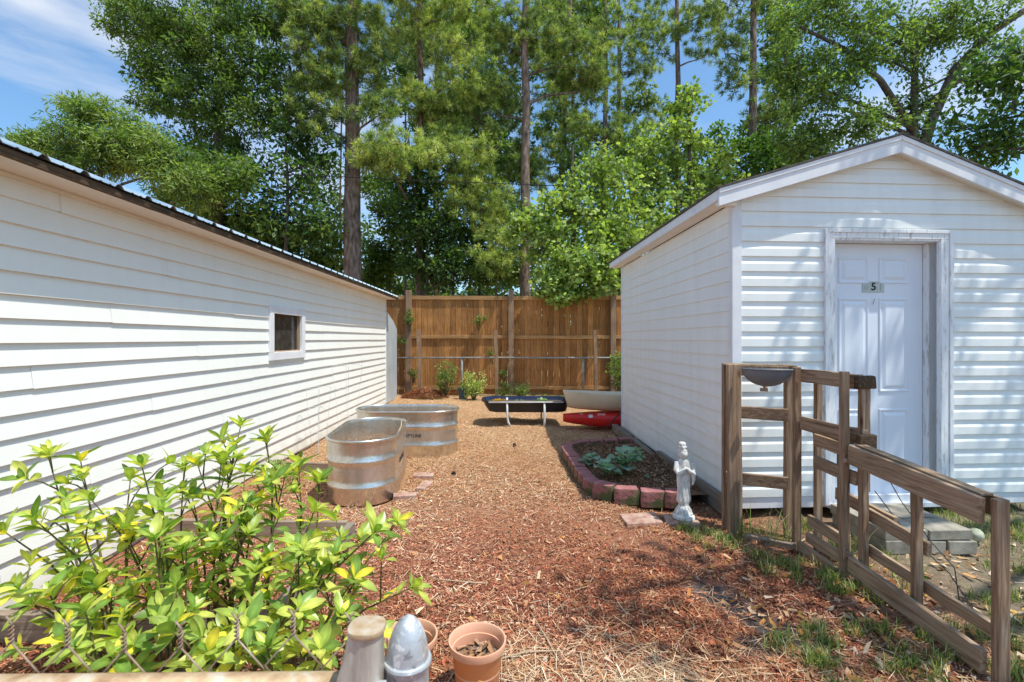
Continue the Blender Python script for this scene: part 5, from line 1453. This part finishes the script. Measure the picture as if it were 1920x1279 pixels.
ep = MB(); ep.loft([oval(bx, .62, 1.008, .023, .022), oval(bx, .62, 1.011, .024, .023), oval(bx, .62, 1.015, .023, .022), oval(bx, .62, 1.016, .010, .010)], True, True); ep.build('flat_cap', M['rusty'], NF, smooth=True, auto=40)
ep = MB(); ep.tube([(bx+.030, .635, .3), (bx+.030, .635, .955)], .011, 12); ep.box((bx+.022, .605, .94), (.012, .012, .022)); ep.build('tension_bar', M['galv_old'], NF, bevel=.001)
cp = thing('fence_post', (at0(765, .64), .64, 0), 'galvanised pipe post with a pointed acorn cap in the foreground', 'post')
cx_ = at0(765, .64)
mb = MB(); mb.lathe([(.026, -.02), (.026, .935)], (cx_, .64, 0), 32); mb.build('pipe', M['galv_old'], cp, smooth=True, auto=50)
mb = MB(); mb.lathe([(.0275, .925), (.0275, .948), (.0300, .952), (.0315, .957), (.0305, .960), (.0272, .961), (.0268, .970), (.0248, .982), (.0215, .993), (.0168, 1.003), (.0110, 1.0105), (.0055, 1.0145), (.001, 1.0155)], (cx_, .64, 0), 40); mb.build('cap', M['galv_old'], cp, smooth=True, auto=32)

# sticks on the mulch
for i, (pts, lab) in enumerate((([(.14, 2.42), (.20, 2.20), (.235, 2.06)], 'short pale twig lying across the mulch beyond the pot'), ([(-.05, 2.02), (.10, 2.10), (.24, 2.13)], 'long pale branch lying right of the front pot'), ([(.72, 1.95), (.90, 1.74), (1.02, 1.60)], 'dark thin stick on the mulch toward the bottom right'), ([(-.40, 2.74), (-.22, 2.72), (-.10, 2.71)], 'thin pale twig on the mulch in the middle of the path'))):
    mb = MB(); mb.tube([(x, y, gh(x, y)+.022) for x, y in pts], [.0045, .004, .0025], 6)
    o = mb.build('twig', M['straw_wood'] if i != 2 else M['bark_grey'], smooth=True, loc=(pts[1][0], pts[1][1], 0)); tag(o, lab, 'twig')
# pine cones
def cone_mesh():
    mb = MB(); rd = random.Random(1)
    for k in range(70):
        a = k*2.4; z = .006+.05*k/70; r = .024*math.sin(math.pi*(.12+.8*k/70))
        d = Vector((math.cos(a), math.sin(a), .35)); p = Vector((0, 0, z)); s = Vector((-math.sin(a), math.cos(a), 0))
        q = p+d*r; mb.add([p+s*.003, q+s*.005, q+Vector((0, 0, .004))+d*.003, q-s*.005, p-s*.003], [(0, 1, 2, 3, 4)])
    return mb
pc0 = None
for i, (px, py, lab) in enumerate(((762, 853, 'pine cone lying between the two stock tanks'), (845, 890, 'pine cone alone on the straw right of the front tank'), (963, 838, 'pine cone on the straw in front of the black trough'))):
    Yp = 900*CAMH/(py-635)
    if pc0 is None: pc0 = cone_mesh().build('pine_cone', M['bark_pine']); o = pc0
    else: o = pc0.copy(); COL.objects.link(o)
    x = at0(px, Yp); o.location = (x, Yp, gh(x, Yp)+.012); o.rotation_euler = (R(60), R(20*i), R(70*i)); o.scale = (1.0,)*3
    tag(o, lab, 'pine cone', 'fallen pine cones')

# overhead wire
mb = MB(); wp = [W(330, 318, 12.2), W(560, 328, 12.2), W(780, 338, 12.2), W(980, 346, 12.2), W(1180, 353, 12.2), W(1500, 358, 12.4)]
mb.tube([W(-200, 290, 12.2)]+wp, .011, 5); o = mb.build('overhead_cable', M['strap']); tag(o, 'thin dark cable strung through the trees above the fence', 'cable')

# ------------------------------------------------------------------ gardenia shrub
def gardenia():
    rd = random.Random(42)
    t = thing('gardenia_shrub', (-1.1, 1.8, 0), 'bright yellow green glossy leaved shrub filling the lower left foreground', 'shrub')
    tips = [(90,845),(150,850),(265,860),(245,885),(370,860),(440,825),(452,785),(500,815),(560,860),(600,890),(535,880),(415,855),(345,870),(170,925),(60,960),(5,985),(235,990),(120,1020),(305,930),(360,920),(480,935),(525,955),(590,945),(640,1000),(560,1015),(600,1060),(480,1060),(410,1015),(340,1020),(260,1080),(180,1085),(90,1100),(20,1095),(665,1075),(745,970),(705,985),(775,1090),(640,1140),(560,1135),(450,1150),(330,1160),(220,1180),(120,1190),(30,1205),(700,1180),(500,1200),(605,1210),(390,1210),(290,1000),(430,960),(150,970),(500,890),(460,870)]
    st = MB(); VV, FF, CC = [], [], []
    def leaf(p, d, nrm, L, wd, col):
        d = d.normalized(); s = d.cross(nrm)
        if s.length < 1e-3: s = Vector((1, 0, 0))
        s.normalize(); nn = s.cross(d).normalized(); m = 7; b = len(VV); droop = rd.uniform(.05, .45); wav = rd.uniform(.0, .10); cup = rd.uniform(.12, .45)
        for i in range(m+1):
            f = i/m; w = wd*(math.sin(math.pi*f**1.1)**.72 if 0 < f < 1 else .02)
            c = p+d*L*f-nn*L*droop*f*f+nn*wav*L*.25*math.sin(f*7)
            for q in (-1, -.5, 0, .5, 1):
                rip = .035*wd*math.sin(f*34)*abs(q)
                VV.append(tuple(c+s*w*q+nn*(cup*w*abs(q)**1.3+rip))); k = (1.25 if q == 0 else 1)*(1+.16*math.sin(f*34+abs(q)*2))*(1.15-.3*f)*(.8 if i == m else 1)
                CC.append(tuple(x*k for x in col))
        for i in range(m):
            for q in range(4): FF.append((b+i*5+q, b+i*5+q+1, b+(i+1)*5+q+1, b+(i+1)*5+q))
    def colour(y=0.0):
        r = rd.random()
        if r < .075: c = (.78, .66, .07)
        elif r < .36: c = (.56, .60, .13)
        elif r < .72: c = (.37, .47, .09)
        else: c = (.19, .31, .06)
        k = rd.uniform(.8, 1.15); return tuple(x*k for x in c)
    def rosette(p, axis, size, n):
        axis = axis.normalized(); a0 = rd.uniform(0, 6.28)
        x = axis.cross(Vector((.3, .9, .1))).normalized(); y = axis.cross(x)
        for k in range(n):
            a = a0+k*2.4; op = .35+.75*(1-k/n)
            d = axis*math.cos(op)+(x*math.cos(a)+y*math.sin(a))*math.sin(op)+Vector((0, 0, .08))
            L = size*rd.uniform(.55, 1.25)*(1-.35*k/n)
            leaf(p-axis*(.02*(1-k/n)), d, axis+Vector((0, 0, .5)), L, L*rd.uniform(.165, .235), colour())
    for (px, py) in tips:
        f = (py-780)/430
        Y = max(1.42, 2.25-.75*f+rd.uniform(-.18, .18))
        tip = W(px, py+10, Y)
        base = Vector((.5*tip.x+.5*(-1.0)+rd.uniform(-.08, .08), .5*tip.y+.5*1.8+rd.uniform(-.1, .1), 0))
        if px > 650: base = Vector((-.85+rd.uniform(-.05, .05), 1.75, 0))
        lean = Vector((rd.uniform(-.07, .07), rd.uniform(-.07, .07), 0))
        pts = [base, base.lerp(tip, .35)+lean+Vector((0, 0, .03)), base.lerp(tip, .7)+lean*.7+Vector((0, 0, .04)), tip]
        # smooth
        sp = []
        for i in range(10):
            s = i/9*3; k = min(2, int(s)); u = s-k; sp.append(pts[k].lerp(pts[k+1], u))
        st.tube(sp, [.0075*(1-.72*i/9) for i in range(10)], 6)
        L = (tip-base).length
        rosette(tip, (tip-sp[-3]), rd.uniform(.085, .115), 8)
        for k in range(3, 9):
            p = sp[k]; ax = (sp[min(k+1, 9)]-sp[k-1]).normalized(); a = rd.uniform(0, 6.28)
            for q in (0, 1):
                if rd.random() < (.4 if k < 5 else .85):
                    aa = a+q*math.pi; d = Vector((math.cos(aa), math.sin(aa), rd.uniform(.1, .9)))
                    Lf = rd.uniform(.05, .115); leaf(p, d, Vector((0, 0, 1)), Lf, Lf*rd.uniform(.14, .21), colour())
            if rd.random() < .62:
                d = Vector((rd.uniform(-1, 1), rd.uniform(-1, 1), rd.uniform(.6, 1.4))).normalized(); l2 = rd.uniform(.07, .17); e = p+d*l2
                if e.y < 1.0: continue
                st.tube([p, p.lerp(e, .5)+Vector((0, 0, .01)), e], [.0035, .003, .0018], 5); rosette(e, d, rd.uniform(.07, .10), 7)
    st.build('stems', M['stem'], t, smooth=True)
    o = npmesh('leaves', np.array(VV), np.array(FF), np.array(CC), M['gloss_leaf'], t, smooth=True)
gardenia()

# ------------------------------------------------------------------ world, sun, camera
w = bpy.data.worlds.new('World'); C.world = w; w.use_nodes = True
nt = w.node_tree; bg = nt.nodes['Background']
sky = nt.nodes.new('ShaderNodeTexSky'); sky.sky_type = 'NISHITA'; sky.sun_disc = False
el = math.asin(SUN.z); sky.sun_elevation = el
sky.sun_rotation = math.atan2(SUN.x, SUN.y)
sky.air_density = 1.0; sky.dust_density = 1.1; sky.ozone_density = 2.0
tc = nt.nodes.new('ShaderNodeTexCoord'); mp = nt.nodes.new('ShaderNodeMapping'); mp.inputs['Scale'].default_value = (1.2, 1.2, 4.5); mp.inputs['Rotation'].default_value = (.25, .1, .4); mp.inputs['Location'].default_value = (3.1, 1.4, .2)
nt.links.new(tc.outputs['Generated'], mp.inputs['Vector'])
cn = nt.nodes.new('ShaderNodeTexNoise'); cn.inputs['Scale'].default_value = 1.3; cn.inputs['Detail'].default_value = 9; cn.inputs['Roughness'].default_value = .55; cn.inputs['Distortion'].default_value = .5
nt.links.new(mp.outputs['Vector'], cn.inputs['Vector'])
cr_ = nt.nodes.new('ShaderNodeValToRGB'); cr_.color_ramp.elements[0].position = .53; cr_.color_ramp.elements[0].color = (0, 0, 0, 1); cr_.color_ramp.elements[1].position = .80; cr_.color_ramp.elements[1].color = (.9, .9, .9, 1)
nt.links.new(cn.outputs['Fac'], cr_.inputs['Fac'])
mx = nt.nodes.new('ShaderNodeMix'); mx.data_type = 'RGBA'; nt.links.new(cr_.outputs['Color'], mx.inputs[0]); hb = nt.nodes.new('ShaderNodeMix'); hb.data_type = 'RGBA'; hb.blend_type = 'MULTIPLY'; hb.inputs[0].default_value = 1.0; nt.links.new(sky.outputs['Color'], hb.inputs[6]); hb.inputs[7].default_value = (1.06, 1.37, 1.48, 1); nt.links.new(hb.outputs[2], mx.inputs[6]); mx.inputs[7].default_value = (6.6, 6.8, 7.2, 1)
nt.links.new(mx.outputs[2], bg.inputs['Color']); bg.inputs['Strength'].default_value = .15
sd = bpy.data.lights.new('sun', 'SUN'); sd.energy = 5.0; sd.angle = R(.55); sd.color = (1, .97, .88)
so = bpy.data.objects.new('sun', sd); COL.objects.link(so); so.rotation_euler = SUN.to_track_quat('Z', 'Y').to_euler(); so.location = (5, -3, 12)
cam = bpy.data.cameras.new('camera'); co = bpy.data.objects.new('camera', cam); COL.objects.link(co)
cam.sensor_width = 36; cam.lens = 900/1920*36; cam.shift_x = 15/1920; cam.shift_y = -4.5/1920
cam.clip_start = .05; cam.clip_end = 2000
co.location = (0, 0, CAMH); co.rotation_euler = (R(90), 0, 0)
cam.dof.use_dof = True; cam.dof.focus_distance = 5.0; cam.dof.aperture_fstop = 9.0
C.camera = co
C.view_settings.view_transform = 'Standard'; C.view_settings.look = 'None'; C.view_settings.exposure = 0; C.view_settings.gamma = 1
C.cycles.max_bounces = 8; C.cycles.transparent_max_bounces = 8; C.cycles.use_denoising = True
